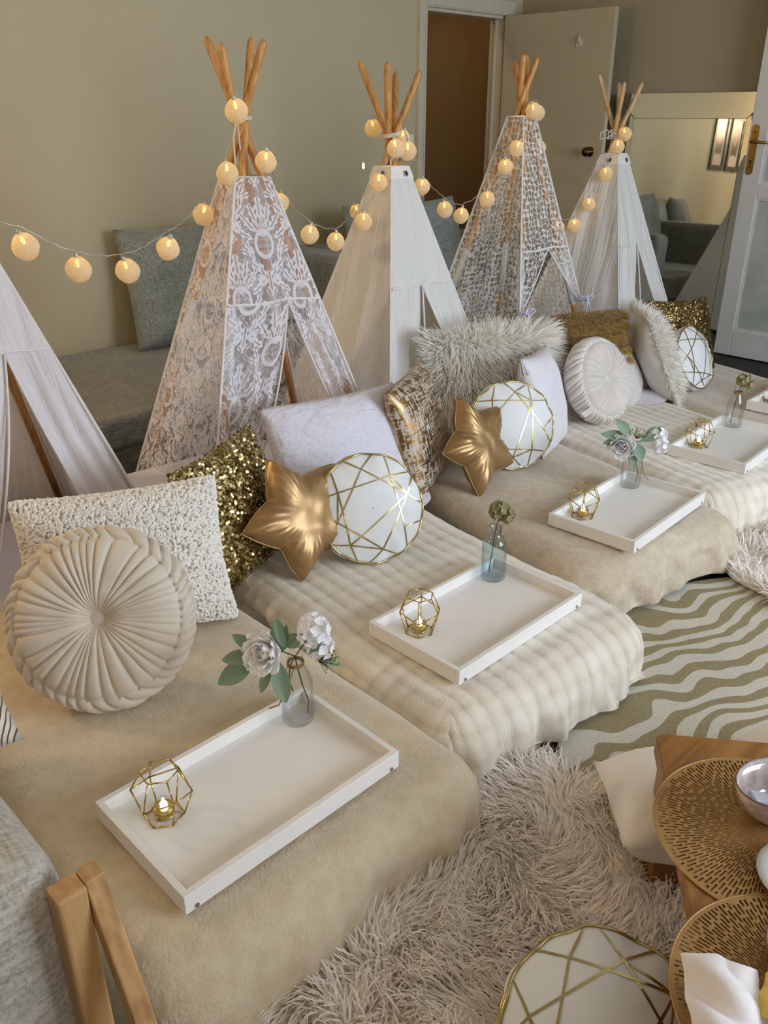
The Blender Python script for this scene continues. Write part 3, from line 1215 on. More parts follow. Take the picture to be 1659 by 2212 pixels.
def damask(x, y):
    Wt, Ht = .225, .35
    out = np.full(x.shape, -1.0)
    for (ox, oy) in ((0, 0), (.5, .5)):
        u = (x / Wt + ox) % 1.0 - .5
        v = (y / Ht + oy) % 1.0 - .5
        px_, py_ = np.abs(u) * Wt, v * Ht
        L = [(0, .118, 0, .085, .017), (.026, .100, 16, .080, .014), (.048, .072, 36, .078, .014), (.066, .036, 58, .066, .013),
             (.060, .000, 30, .060, .012), (.074, -.018, 70, .042, .011), (.050, -.030, 8, .055, .012), (.046, -.064, 48, .058, .013),
             (.024, -.080, 20, .070, .014), (.030, -.108, 60, .046, .011), (0, -.118, 0, .095, .012), (.016, .050, 30, .060, .009),
             (0, .060, 0, .055, .010), (.010, -.150, 30, .04, .008)]
        for (cx_, cy_, an, ln, wd) in L:
            out = np.maximum(out, leafv(px_, py_, cx_, cy_, an, ln, wd))
        e = np.hypot(px_ / .030, (py_ - .002) / .042)
        out = np.maximum(out, 1 - np.abs(e - 1) / .16)
        cu = np.hypot(px_ - .088, py_ - .058)
        out = np.maximum(out, 1 - np.abs(cu - .010) / .005)
        net = np.sin(px_ * 900) * np.sin(py_ * 900)
        out = np.maximum(out, np.where(e < .9, net - .3, -1))
    return np.clip(out, -1, 1)


def floral(x, y):
    """a net of uneven cells with ring flowers sitting on it"""
    cs = .026
    gx, gy = x / cs, y / cs
    ix, iy = np.floor(gx).astype(int), np.floor(gy).astype(int)

    def hsh(a, b, k):
        v = np.sin(a * 127.1 + b * 311.7 + k * 74.7) * 43758.5453
        return v - np.floor(v)
    f1 = np.full(x.shape, 9.0)
    f2 = np.full(x.shape, 9.0)
    fl = np.full(x.shape, -1.0)
    for dx in (-1, 0, 1):
        for dy in (-1, 0, 1):
            a, b = ix + dx, iy + dy
            px_ = a + .5 + (hsh(a, b, 1) - .5) * .7
            py_ = b + .5 + (hsh(a, b, 2) - .5) * .7
            d = np.hypot(gx - px_, gy - py_)
            n2 = np.minimum(f2, np.maximum(f1, d))
            f1 = np.minimum(f1, d)
            f2 = n2
            # flowers sit at the lower left corner of a cell
            qx, qy = px_ - .5, py_ - .42
            r = np.hypot(gx - qx, gy - qy)
            th = np.arctan2(gy - qy, gx - qx) + hsh(a, b, 3) * 6
            R = .26 + .20 * hsh(a, b, 4)
            pet = (R * (.80 + .20 * np.cos(5 * th)) - r) / (R * .45)
            pet = np.where(r < R * .30, -.5, pet)
            fl = np.maximum(fl, np.where(hsh(a, b, 5) < .62, pet, -1))
    w = .12 + .04 * np.sin(x * 300) * np.sin(y * 260)
    net = 1 - (f2 - f1) / w
    return np.clip(np.maximum(net, fl), -1, 1)


def tent(name, label, X, Y, yaw, b, ht, a, zc, ztop, s0, zo, sLb, sRb, cmat, pmat, lace=None, pr=.0135, zlow=.03, sp=.02, tie=None, seed=1, sleeves=False, billow=.018):
    T_ = thing(name, label, 'tent', (X, Y, 0), yaw, 'play tents over the beds')

    def half(z):
        return a + (b - a) * z / ht
    R_ = np.random.default_rng(seed)
    FACES = {'front': ((0, -1), (1, 0)), 'left': ((-1, 0), (0, -1)), 'back': ((0, 1), (-1, 0)), 'right': ((1, 0), (0, 1))}

    def panel(pname, face, sa, sb, za, zb, gather=False, edge_in=0.0, nz=None):
        (ox, oy), (tx, ty) = FACES[face]
        n2 = nz or max(8, int((zb - za) / sp))
        nu = max(6, int(2 * a / sp * (0.6 if gather else 1.0)))
        zz = np.linspace(za, zb, n2)
        uu = np.linspace(0, 1, nu)
        U, Z = np.meshgrid(uu, zz, indexing='ij')
        A = np.array([sa(z) for z in zz])[None, :]
        B = np.array([sb(z) for z in zz])[None, :]
        Sx = A + (B - A) * U
        h = half(Z)
        xm = Sx * h
        edge = 1 - np.abs(Sx)
        sag = np.minimum(1, edge * 4) * np.minimum(1, (ht - Z) * 3)
        off = .006 - billow * np.sqrt(np.clip(1 - Sx ** 2, 0, 1)) * np.clip((ht - Z) / ht, 0, 1) * 1.2
        ang = xm / (h + .02)
        off = off + sag * (.010 * np.sin(ang * 9 + 2.1 * sn(xm, Z, .8, seed + 3)) * np.clip((ht - Z), 0, 1) + .004 * sn(xm * 4, Z, 2.0, seed + 4))
        if gather:
            off = off + .016 * np.sin(U * 5.5 * PI + sn(xm, Z, 1.2, seed + 5)) * np.clip((zb - Z) / .35, 0, 1)
        P = np.stack([ox * (h + off) + tx * xm, oy * (h + off) + ty * xm, Z], -1)
        me = make_mesh(pname, P.reshape(-1, 3), grid_faces(nu, n2))
        wide = U * (h + 0 * U) if gather else xm
        sl = math.hypot(1, (a - b) / ht)
        uvx, uvy = wide, Z * sl
        if lace is not None:
            at = me.attributes.new('lace', 'FLOAT', 'POINT')
            k = {'front': 0.0, 'left': .061, 'back': .113, 'right': .171}[face]
            val = lace(uvx + k + (.05 if gather else 0), uvy + k * .7)
            at.data.foreach_set('value', val.ravel().astype(np.float32))
        uv = me.uv_layers.new(name='UVMap')
        li = np.zeros(len(me.loops), dtype=np.int32)
        me.loops.foreach_get('vertex_index', li)
        uvs = np.stack([uvx.ravel()[li], uvy.ravel()[li]], -1).astype(np.float32)
        uv.data.foreach_set('uv', uvs.ravel())
        return obj(pname, me, cmat, T_)
    one, mone = (lambda z: 1.0), (lambda z: -1.0)
    for f in ('left', 'back', 'right'):
        panel('side_panel', f, mone, one, zlow, ht)
    panel('front_panel', 'front', mone, one, zo, ht)
    # flaps: tied ones narrow to the tie and hang straight below it
    zt = tie if tie else zlow

    def fl(z):
        q = np.clip((zo - z) / (zo - zt), 0, 1)
        return s0 + (sLb - s0) * q ** 0.9

    def frr(z):
        q = np.clip((zo - z) / (zo - zt), 0, 1)
        return s0 + (sRb - s0) * q ** 0.9
    panel('door_flap', 'front', lambda z: -1.0, fl, zlow, zo, True)
    panel('door_flap', 'front', frr, lambda z: 1.0, zlow, zo, True)
    # seams at the corners, the collar and the head of the opening
    sm = MB()
    for (i, j) in ((-1, -1), (1, -1), (-1, 1), (1, 1)):
        sm.tube([(i * half(z) * 1.012, j * half(z) * 1.012, z) for z in np.linspace(zlow, ht, 12)], .0045, 6)
    sm.tube([(-b - .004, -b - .004, ht), (b + .004, -b - .004, ht), (b + .004, b + .004, ht), (-b - .004, b + .004, ht)], .006, 6, closed=True)
    h = half(zo)
    sm.tube([(x, -h - .010 + .016 * math.sqrt(max(0, 1 - (x / h) ** 2)) * .6, zo + .004 * math.sin(x * 30)) for x in np.linspace(-h, h, 12)], .0045, 6)
    for fn in (fl, frr):
        zz = np.linspace(zt, zo, 14)
        sm.tube([(fn(z) * half(z), -half(z) - .006, z) for z in zz], .0035, 6)
    sm.build('seam', M['white_cloth'], T_, True)
    # four crossing poles
    for (i, j) in ((-1, -1), (1, -1), (-1, 1), (1, 1)):
        p0 = Vector((i * a * .93, j * a * .93, 0.0))
        pc = Vector((-j * .009 + i * .004, i * .009 + j * .004, zc))
        zt2 = ztop + R_.uniform(-.025, .025)
        p1 = pc + (pc - p0) * ((zt2 - zc) / zc)
        d = (p1 - p0)
        pts = [p0] + [p0 + d * s for s in (.5, .985, .994, 1.0)]
        loc = MB().tube(pts, [pr, pr, pr, pr * .85, pr * .35], 14)
        pole = loc.build('pole', pmat, T_, True)
        if sleeves:
            q0, q1 = p0 + d * .34, p0 + d * .50
            MB().tube([q0, q1], pr * 1.14, 14).build('pole_sleeve', M['sleeve'], pole, True)
    return T_, half


RP = 'tent ties'
T1, h1 = tent('play_tent', 'plain white cotton tent cut off beside the shaggy cream pillow', 0.83, 2.55, .02, .045, 1.215, .405, 1.28, 1.58, .25, .80, -.75, .62, M['tent_bright'], M['pole'], seed=3)
T2, h2 = tent('play_tent', 'sheer white damask lace tent with four orange pine poles', 1.80, 2.48, -.203, .060, 1.216, .406, 1.345, 1.61, .30, .83, -.92, .88, M['lace_damask'], M['pole'], damask, sp=.0040, seed=5, sleeves=True, billow=.006)
T3, h3 = tent('play_tent', 'plain white cotton tent between the two lace tents', 2.64, 2.625, -.009, .044, 1.212, .408, 1.275, 1.565, .0, .76, -.55, .93, M['tent_white'], M['pole'], seed=8, pr=.0135)
T4, h4 = tent('play_tent', 'white floral lace tent with lilac ribbon ties', 3.43, 2.578, -.002, .044, 1.394, .382, 1.455, 1.625, .12, .83, -.95, .92, M['lace_floral'], M['pole'], floral, sp=.0042, tie=.58, seed=9, sleeves=True, billow=.006)
T5, h5 = tent('play_tent', 'crinkled white cotton tent nearest the mirror, with thin pale poles', 4.29, 2.60, .042, .044, 1.216, .406, 1.285, 1.565, .12, .77, -.42, .90, M['tent_white'], M['pole_pale'], seed=12, pr=.0115)


def ring(c, n, r, rr, k=18):
    n = Vector(n).normalized()
    a_ = n.cross(Vector((0, 0, 1))).normalized()
    b_ = n.cross(a_)
    return [Vector(c) + (a_ * math.cos(2 * PI * i / k) + b_ * math.sin(2 * PI * i / k)) * r for i in range(k)]


for T_, hf in ((T3, h3), (T5, h5)):
    for (nx, ny, sx) in ((0, -1, .35), (-1, 0, -.2)):
        z = 1.185
        h = hf(z) + .012
        c = (nx * h + (-ny) * sx * .03 if nx else sx * .06, ny * h if ny else sx * .06, z)
        MB().tube(ring(c, (nx, ny, .3), .009, .003), .003, 8, closed=True).build('grommet', M['steel'], T_, True)
        MB().tube([c, (c[0] - nx * .002, c[1] - ny * .002, c[2])], .0075, 12).build('grommet_hole', M['dark'], T_)
    # collar band
    zz = [1.212, 1.165]
    cb = MB()
    for i in range(4):
        s_ = [(-1, -1), (1, -1), (1, 1), (-1, 1)]
        (a0, b0), (a1, b1) = s_[i], s_[(i + 1) % 4]
        P = [(q[0] * (hf(z) + .0075), q[1] * (hf(z) + .0075), z) for z, q in ((zz[0], (a0, b0)), (zz[0], (a1, b1)), (zz[1], (a1, b1)), (zz[1], (a0, b0)))]
        cb.add(P, [(0, 1, 2, 3)])
    cb.build('collar', M['white_cloth'], T_)


def cord_loop(mb, c, r, n, squash=1.0, turns=1.0, rad=.0035, tilt=0.0):
    pts = []
    for i in range(int(16 * turns) + 1):
        t = 2 * PI * i / 16
        pts.append((c[0] + r * math.cos(t), c[1] + r * math.sin(t) * squash, c[2] + tilt * math.cos(t) + .004 * i / 16))
    mb.tube(pts, rad, 6)
    return mb


mb = MB()
cord_loop(mb, (0, 0, 1.385), .032, 0, 1, 2.2, .004)
for s in (-1, 1):
    mb.tube([(-.025, -.02, 1.385), (-.034 + .01 * s, -.03, 1.33), (-.03 + .012 * s, -.028, 1.25), (-.026 + .014 * s, -.03, 1.20)], .003, 6)
mb.build('tie_rope', M['rope'], T2, True)
mb = MB()
cord_loop(mb, (0, 0, 1.325), .038, 0, 1, 3.2, .004, .008)
for s in (-1, -.3, .4, 1):
    mb.tube([(-.02, -.036, 1.325), (-.03 + .03 * s, -.048, 1.27), (-.01 + .03 * s, -.05, 1.235), (.005 + .02 * s, -.04, 1.30)], .0035, 6)
mb.tube([(-.02, -.036, 1.325), (-.045, -.042, 1.24), (-.055, -.05, 1.13)], .0035, 6)
mb.build('tie_rope', M['rope'], T3, True)
mb = MB()
mb.tube([(.01, -.04, 1.395), (.04, -.04, 1.42), (.06, -.05, 1.36), (.055, -.055, 1.26)], .0032, 6)
mb.tube([(-.03, -.03, 1.40), (-.01, -.045, 1.45), (.02, -.045, 1.455)], .003, 6)
mb.build('tie_rope', M['rope'], T4, True)
mb = MB()
cord_loop(mb, (0.01, 0, 1.305), .034, 0, 1, 1.6, .0035)
for q in ((-.085, .045), (-.05, .02)):
    mb.tube([(-.02, .01, 1.31), (q[0] * .6, q[1] * .7, 1.33), (q[0], q[1], 1.315), (q[0] * 1.02, q[1], 1.285), (q[0] * .6, q[1] * .6, 1.29), (-.02, .01, 1.308)], .0035, 6)
mb.build('tie_rope', M['rope'], T5, True)
# lilac bows of the floral tent, cotton tie of the far tent
for s in (-1, 1):
    h = h4(.58)
    c = Vector((s * h, -h - .02, .58))
    mb = MB()
    mb.tube([c + Vector((.028 * math.cos(t), .028 * math.sin(t), .004 * math.sin(2 * t))) for t in np.linspace(0, 2 * PI, 14)], .007, 8)
    for e in (-1, 1):
        mb.tube([c + Vector((0, -.026, 0)), c + Vector((.022 * e, -.04, .026)), c + Vector((.034 * e, -.042, .012)), c + Vector((.014 * e, -.034, -.004))], .005, 6)
        mb.tube([c + Vector((0, -.028, 0)), c + Vector((.014 * e + .01, -.034, -.05)), c + Vector((.018 * e + .012, -.03, -.115))], .0045, 6)
    mb.build('ribbon_tie', M['ribbon'], T4, True)
h = h5(.36)
c = Vector((h * .97, -h - .012, .36))
mb = MB()
for k in (0, .035):
    mb.tube([c + Vector((.03, 0, .0 - k)), c + Vector((-.06, -.03, .03 - k)), c + Vector((-.13, -.045, -.02 - k)), c + Vector((-.16, -.045, -.10 - k))], .008, 6)
mb.build('cotton_tie', M['white_cloth'], T5, True)

# ------------------------------------------------------------------ string of cotton-ball lights
BALLS = [(0.953, 2.30, 1.087), (1.089, 2.30, 1.013), (1.247, 2.32, 0.989), (1.411, 2.36, 1.032), (1.683, 2.567, 1.095), (1.688, 2.417, 1.23),
         (1.667, 2.316, 1.41), (1.814, 2.378, 1.262), (2.10, 2.68, 1.10), (2.174, 2.60, 0.986), (2.305, 2.60, 0.948), (2.706, 2.90, 1.01),
         (2.489, 2.633, 1.006), (2.544, 2.602, 1.153), (2.562, 2.523, 1.281), (2.658, 2.75, 1.35), (2.828, 2.75, 1.311), (2.656, 2.548, 1.268),
         (2.797, 2.60, 1.126), (2.971, 2.62, 1.021), (3.106, 2.64, 0.984), (3.255, 2.612, 1.047), (3.30, 2.552, 1.186), (3.319, 2.51, 1.263),
         (3.414, 2.50, 1.415), (3.608, 2.62, 1.408), (3.75, 2.70, 1.253), (4.049, 2.75, 0.847), (4.085, 2.672, 0.861), (4.12, 2.618, 0.968),
         (4.168, 2.562, 1.119), (4.167, 2.511, 1.25), (4.291, 2.55, 1.309)]
GL = thing('string_lights', 'string of glowing cotton-ball lights draped from tent to tent', 'string lights', (0, 0, 0))
RB = .035


def ball_mesh():
    n, m = 26, 16
    th = np.linspace(0, 2 * PI, n, endpoint=False)
    ph = np.linspace(0.05, PI - 0.02, m)
    Tt, Ph = np.meshgrid(th, ph, indexing='ij')
    r = RB * (1 + .025 * np.sin(3 * Tt + 1) * np.sin(2 * Ph) + .02 * np.sin(5 * Ph))
    V = np.stack([r * np.sin(Ph) * np.cos(Tt), r * np.sin(Ph) * np.sin(Tt), r * np.cos(Ph)], -1)
    return make_mesh('ball', V.reshape(-1, 3), grid_faces(n, m, True))


bm_ = ball_mesh()
bm_.materials.append(M['ball'])
bulb = MB().lathe([(.0, -.012), (.004, -.010), (.005, 0), (.004, .008), (.0025, .012), (0, .012)], 10)
bulb_me = make_mesh('bulb', bulb.V, bulb.F)
bulb_me.materials.append(M['led'])
cap = MB().lathe([(.0, .012), (.006, .010), (.006, -.002), (.004, -.006), (0, -.006)], 10)
cap_me = make_mesh('cap', cap.V, cap.F)
cap_me.materials.append(M['wire'])
ld = bpy.data.lights.new('ball_glow', 'POINT')
ld.energy, ld.color, ld.shadow_soft_size = .009, (1.0, .66, .26), .006
att = []
for i, p in enumerate(BALLS):
    rz = random.uniform(0, 6)
    b = obj('ball', bm_, None, GL)
    b.location = p
    b.rotation_euler = (random.uniform(-.35, .35), random.uniform(-.35, .35), rz)
    e = obj('bulb', bulb_me, None, b)
    e.location = (0, 0, RB * .52)
    cp = obj('cap', cap_me, None, b)
    cp.location = (0, 0, RB)
    lo = bpy.data.objects.new('ball_glow', ld)
    COL.objects.link(lo)
    lo.parent = b
    lo.location = (0, 0, RB * .25)
    att.append(Vector(p) + Vector((0, 0, RB + .014)))
pts = [Vector((.62, 2.32, 1.30)), Vector((.80, 2.31, 1.20))] + att
wire = []
for i in range(len(pts) - 1):
    p0 = pts[max(i - 1, 0)]
    p1, p2 = pts[i], pts[i + 1]
    p3 = pts[min(i + 2, len(pts) - 1)]
    L_ = (p2 - p1).length
    nst = max(6, int(L_ / .010))
    for s in range(nst):
        t = s / nst
        q = 0.5 * ((2 * p1) + (p2 - p0) * t * .7 + (2 * p0 - 5 * p1 + 4 * p2 - p3) * t * t * .7 + (3 * p1 - p0 - 3 * p2 + p3) * t ** 3 * .7 + (p2 - p1) * .6 * t)
        q = p1.lerp(p2, t) * .55 + q * .45
        q.z -= .10 * L_ * 4 * t * (1 - t) * .35
        ph = (i * 7 + s) * .9
        wire.append((q.x + .0018 * math.cos(ph), q.y + .0018 * math.sin(ph), q.z + .0018 * math.sin(ph * 1.3)))
MB().tube(wire, .0014, 5).build('wire', M['wire'], GL, True)
bare = obj('bulb', bulb_me, None, GL)
bare.location = (2.62, 2.77, 1.207)

# ------------------------------------------------------------------ trays and what stands on them


def make_tray():
    root = thing('bed_tray', '', 'tray')
    L, D, H_, t = .50, .30, .046, .013
    MB().box(-L / 2 + t, L / 2 - t, -D / 2 + t, D / 2 - t, .010, .017).build('tray_floor', M['white_paint'], root)
    for s in (-1, 1):
        y = s * (D / 2 - t / 2)
        MB().box(-L / 2, L / 2, y - t / 2, y + t / 2, .006, H_).build('long_side', M['white_paint'], root, False, .0015)
        x = s * (L / 2 - t / 2)
        MB().box(x - t / 2, x + t / 2, -D / 2 + t, D / 2 - t, .006, H_).build('short_side', M['white_paint'], root, False, .0015)
        MB().box(s * (L / 2 - .03) - .02, s * (L / 2 - .03) + .02, -D / 2 + .02, D / 2 - .02, 0, .010).build('folded_leg', M['white_paint'], root)
        for e in (-1, 1):
            MB().tube([(s * (L / 2 - .022), e * (D / 2 - .001), .0135), (s * (L / 2 - .022), e * (D / 2 + .002), .0135)], .0042, 12).build('bolt', M['steel'], root)
    return root


def make_holder():
    root = thing('candle_holder', '', 'candle holder')
    R0, R1, R2, z0_, z1_, z2_ = .036, .055, .034, .002, .060, .104
    P = lambda r, z, k: (r * math.cos(2 * PI * k / 6), r * math.sin(2 * PI * k / 6), z)
    mb = MB()
    for k in range(6):
        zz = z1_ + (.008 if k % 2 else -.008)
        zn = z1_ + (.008 if (k + 1) % 2 else -.008)
        for a_, b_ in ((P(R0, z0_, k), P(R0, z0_, k + 1)), (P(R1, zz, k), P(R1, zn, k + 1)), (P(R2, z2_, k), P(R2, z2_, k + 1)), (P(R0, z0_, k), P(R1, zz, k)), (P(R1, zz, k), P(R2, z2_, k))):
            mb.tube([a_, b_], .0016, 6)
    for k in (0, 2, 4):
        mb.tube([P(R0, z0_, k), P(.017, .006, k)], .0014, 6)
    mb.build('wire_frame', M['gold'], root, True)
    MB().lathe([(.017, .003), (.0185, .003), (.0185, .0065), (.017, .0065)], 20).build('candle_seat', M['gold'], root, True)
    return root


def make_tealight():
    root = thing('tealight', '', 'tealight')
    MB().lathe([(.0175, 0), (.0185, .002), (.0185, .016), (.0175, .0175), (.016, .0175), (.0, .016)], 24).build('gold_cup', M['gold'], root, True)
    pr = [(.0165, .016), (.0168, .022), (.015, .027), (.009, .030), (.004, .034), (0, .040)]
    n = 24
    V, F = [], []
    for r, z in pr:
        for k in range(n):
            rr = r * (1 + .05 * (k % 2))
            V.append((rr * math.cos(2 * PI * k / n), rr * math.sin(2 * PI * k / n), z))
    for i in range(len(pr) - 1):
        for k in range(n):
            a_, b_ = i * n + k, i * n + (k + 1) % n
            F.append((a_, b_, b_ + n, a_ + n))
    MB().add(V, F).build('ribbed_cap', M['glass'], root, True)
    MB().lathe([(.0, .0165), (.006, .018), (.007, .022), (.004, .027), (.0018, .033), (0, .038)], 12).build('led_flame', M['flame'], root, True)
    return root


def make_bottle(kind):
    root = thing('glass_bottle', '', 'bottle')
    R = .0345
    if kind == 'milk':
        out = [(0, 0), (R - .003, 0), (R, .004), (R, .080), (R * .97, .095), (R * .82, .115), (R * .60, .131), (.0165, .143), (.0150, .152), (.0160, .156), (.0172, .158), (.0172, .164), (.0155, .165)]
    else:
        out = [(0, 0), (R - .003, 0), (R, .004), (R, .104), (R * .97, .112), (R * .70, .126), (.0165, .134), (.0145, .142), (.0145, .152), (.0185, .155), (.0185, .162), (.0165, .163)]
    inn = [(max(r - .0025, 0), z) for r, z in out[::-1]][1:-3] + [(R - .0035, .012), (R - .010, .008), (0, .008)]
    MB().lathe(out + inn, 40).build('bottle_glass', M['glass'] if kind == 'milk' else M['glass_blue'], root, True)
    mb = MB()
    for k in range(3):
        mb.tube([(.0172 * math.cos(t), .0172 * math.sin(t), .147 - .003 * k) for t in np.linspace(0, 2 * PI, 20, endpoint=False)], .0016, 6, closed=True)
    mb.tube([(-.012, -.012, .146), (-.024, -.010, .12), (-.034, 0, .085), (-.040, .012, .05), (-.055, .028, .040)], .0016, 6)
    if kind == 'milk':
        mb.build('twine', M['twine'], root, True)
    return root


def petal_patch(mb, base, d, up, ln, wd, cup=.35, n=5, m=4):
    """one cupped petal from base along d, with 'up' its outer normal"""
    d, up = Vector(d).normalized(), Vector(up)
    sd = d.cross(up).normalized()
    up = sd.cross(d).normalized()
    V, F = [], []
    for i in range(n):
        s = i / (n - 1)
        w = wd * (math.sin(PI * (0.12 + .80 * s)) ** .8) * .5
        for j in range(m):
            q = j / (m - 1) * 2 - 1
            V.append(Vector(base) + d * (ln * s) + sd * (w * q) + up * (cup * ln * (s * s * .6 - .0) + cup * wd * .45 * q * q))
    for i in range(n - 1):
        for j in range(m - 1):
            a_ = i * m + j
            F.append((a_, a_ + 1, a_ + m + 1, a_ + m))
    mb.add(V, F)


def rnd_dir(r):
    v = Vector((r.gauss(0, 1), r.gauss(0, 1), r.gauss(0, 1)))
    return v.normalized()


def stem_to(root, pts, rad=.0013, mat=None):
    MB().tube(pts, rad, 6).build('stem', mat or M['stem'], root, True)


def peony(root, c, axis, R=.036, mat='petal_pink', seed=1):
    r = random.Random(seed)
    axis = Vector(axis).normalized()
    e1 = axis.cross(Vector((0.2, 0.1, 1))).normalized()
    e2 = axis.cross(e1)
    mb = MB()
    for ring_, (k, tilt, rr, ln, wd) in enumerate(((7, 1.20, .010, 1.25, 1.05), (7, .95, .009, 1.30, 1.0), (6, .70, .007, 1.22, .9), (6, .48, .005, 1.08, .75), (5, .28, .003, .95, .55), (4, .12, .002, .85, .4))):
        for i in range(k):
            t = 2 * PI * (i + .5 * (ring_ % 2)) / k + r.uniform(-.15, .15)
            o_ = e1 * math.cos(t) + e2 * math.sin(t)
            tl = tilt + r.uniform(-.1, .1)
            d = axis * math.cos(tl) + o_ * math.sin(tl)
            inw = (axis * math.sin(tl) - o_ * math.cos(tl))
            petal_patch(mb, Vector(c) - axis * R * .45 + o_ * rr, d, inw, R * ln, R * wd, .42, 6, 5)
    return mb.build('blossom', M[mat], root, True)


def hydrangea(root, c, R=.03, n=26, mat='petal', seed=2, fl=.011):
    r = random.Random(seed)
    mb = MB()
    for i in range(n):
        ph = math.acos(1 - 1.72 * (i + .5) / n)
        th = 2.39996 * i
        nrm = Vector((math.sin(ph) * math.cos(th), math.sin(ph) * math.sin(th), math.cos(ph)))
        p = Vector(c) + nrm * R * r.uniform(.88, 1.08)
        e1 = nrm.cross(Vector((.3, .2, 1))).normalized()
        e2 = nrm.cross(e1)
        a0 = r.uniform(0, 6)
        for k in range(4):
            t = a0 + k * PI / 2
            d = (e1 * math.cos(t) + e2 * math.sin(t)) + nrm * r.uniform(.05, .35)
            petal_patch(mb, p, d, nrm, fl * r.uniform(.9, 1.15), fl * 1.15, .25, 4, 3)
    return mb.build('flower_head', M[mat], root, True)


def leaf(root, base, d, up, ln, wd):
    mb = MB()
    d, up = Vector(d).normalized(), Vector(up)
    sd = d.cross(up).normalized()
    up = sd.cross(d).normalized()
    V, F = [], []
    n, m = 9, 5
    for i in range(n):
        s = i / (n - 1)
        w = wd * .5 * (math.sin(PI * min(1, s * .96 + .02)) ** .85)
        for j in range(m):
            q = j / (m - 1) * 2 - 1
            V.append(Vector(base) + d * ln * s + sd * w * q + up * (abs(q) * w * .35 - ln * .16 * s * s))
    for i in range(n - 1):
        for j in range(m - 1):
            a_ = i * m + j
            F.append((a_, a_ + 1, a_ + m + 1, a_ + m))
    return mb.add(V, F).build('leaf', M['leaf'], root, True)


def berries(root, c, d, seed=3, n=22, R=.026):
    r = random.Random(seed)
    d = Vector(d).normalized()
    st, br = MB(), MB()
    for i in range(n):
        v = (d * 1.4 + rnd_dir(r)).normalized()
        p = Vector(c) + v * R * r.uniform(.7, 1.5)
        st.tube([c, Vector(c).lerp(p, .6) + rnd_dir(r) * .003, p], .0005, 4)
        rr = r.uniform(.0022, .0034)
        V = []
        for k in range(6):
            V.append(p + Vector((math.cos(k * PI / 3), math.sin(k * PI / 3), 0)) * rr)
        V += [p + Vector((0, 0, rr)), p - Vector((0, 0, rr))]
        br.add(V, [(k, (k + 1) % 6, 6) for k in range(6)] + [((k + 1) % 6, k, 7) for k in range(6)])
    st.build('twigs', M['stem'], root, True)
    br.build('berries', M['berry'], root, True)


TRAYS = [((0.706, 1.073), 0.0, 'white bed tray on the smooth beige blanket nearest the armchair'),
         ((1.494, 1.162), 0.0, 'white bed tray on the cream ribbed blanket before the gold star and sequin cushions'),
         ((2.350, 1.230), .050, 'white bed tray on the tan fleece blanket of the middle bed'),
         ((3.190, 1.270), .055, 'white bed tray on the ribbed blanket before the floral lace tent'),
         ((3.955, 1.300), .045, 'white bed tray cut off by the picture edge on the farthest bed')]
tray0, hold0, tea0 = make_tray(), make_holder(), make_tealight()
NB = ['nearest the armchair', 'on the tray of the damask tent bed', 'on the middle bed tray', 'on the tray of the floral lace tent bed', 'on the farthest, cut-off tray']
HPOS = [(0.545, 1.130), (1.335, 1.222), (2.205, 1.312), (3.075, 1.352), (3.845, 1.385)]
HROT = [.25, .52, .35, .6, .2]
for k, ((x, y), rz, lab) in enumerate(TRAYS):
    t_ = tray0 if k == 0 else copy_tree(tray0)
    t_.location, t_.rotation_euler = (x, y, ZT + .003), (0, 0, rz)
    tag(t_, lab, 'tray', 'white bed trays')
    zf = ZT + .003 + .017
    h_ = hold0 if k == 0 else copy_tree(hold0)
    h_.location, h_.rotation_euler = (HPOS[k][0], HPOS[k][1], zf), (0, 0, HROT[k] + 1.2)
    tag(h_, 'gold wire geometric candle holder ' + NB[k], 'candle holder', 'geometric candle holders')
    q = tea0 if k == 0 else copy_tree(tea0)
    q.location = (HPOS[k][0], HPOS[k][1], zf + .0066)
    tag(q, 'lit gold tealight inside the wire holder ' + NB[k], 'tealight', 'lit tealights')
BPOS = [((0.900, 1.172), 'milk'), ((1.682, 1.264), 'apoth'), ((2.535, 1.335), 'milk'), ((3.405, 1.365), 'milk')]
NB2 = ['nearest the armchair, holding a peony', 'with straight sides, on the tray of the damask tent bed', 'on the middle bed tray, holding a peony', 'on the tray of the floral lace tent bed']
milk0 = make_bottle('milk')
for k, ((x, y), kd) in enumerate(BPOS):
    bo = milk0 if k == 0 else (copy_tree(milk0) if kd == 'milk' else make_bottle(kd))
    bo.location = (x, y, ZT + .0205)
    bo.rotation_euler = (0, 0, (0, .5, 2.2, 1.2)[k])
    tag(bo, 'clear glass bottle ' + NB2[k], 'bottle', 'glass flower bottles')

# view from the beds' foot: "screen right" is roughly (+.71, -.70), towards the camera (-.70, -.71)
RT, TC, UP = Vector((.711, -.703, 0)), Vector((-.703, -.711, 0)), Vector((0, 0, 1))


def V3(r, c, u):
    return RT * r + TC * c + UP * u


GF = 'artificial flower stems'


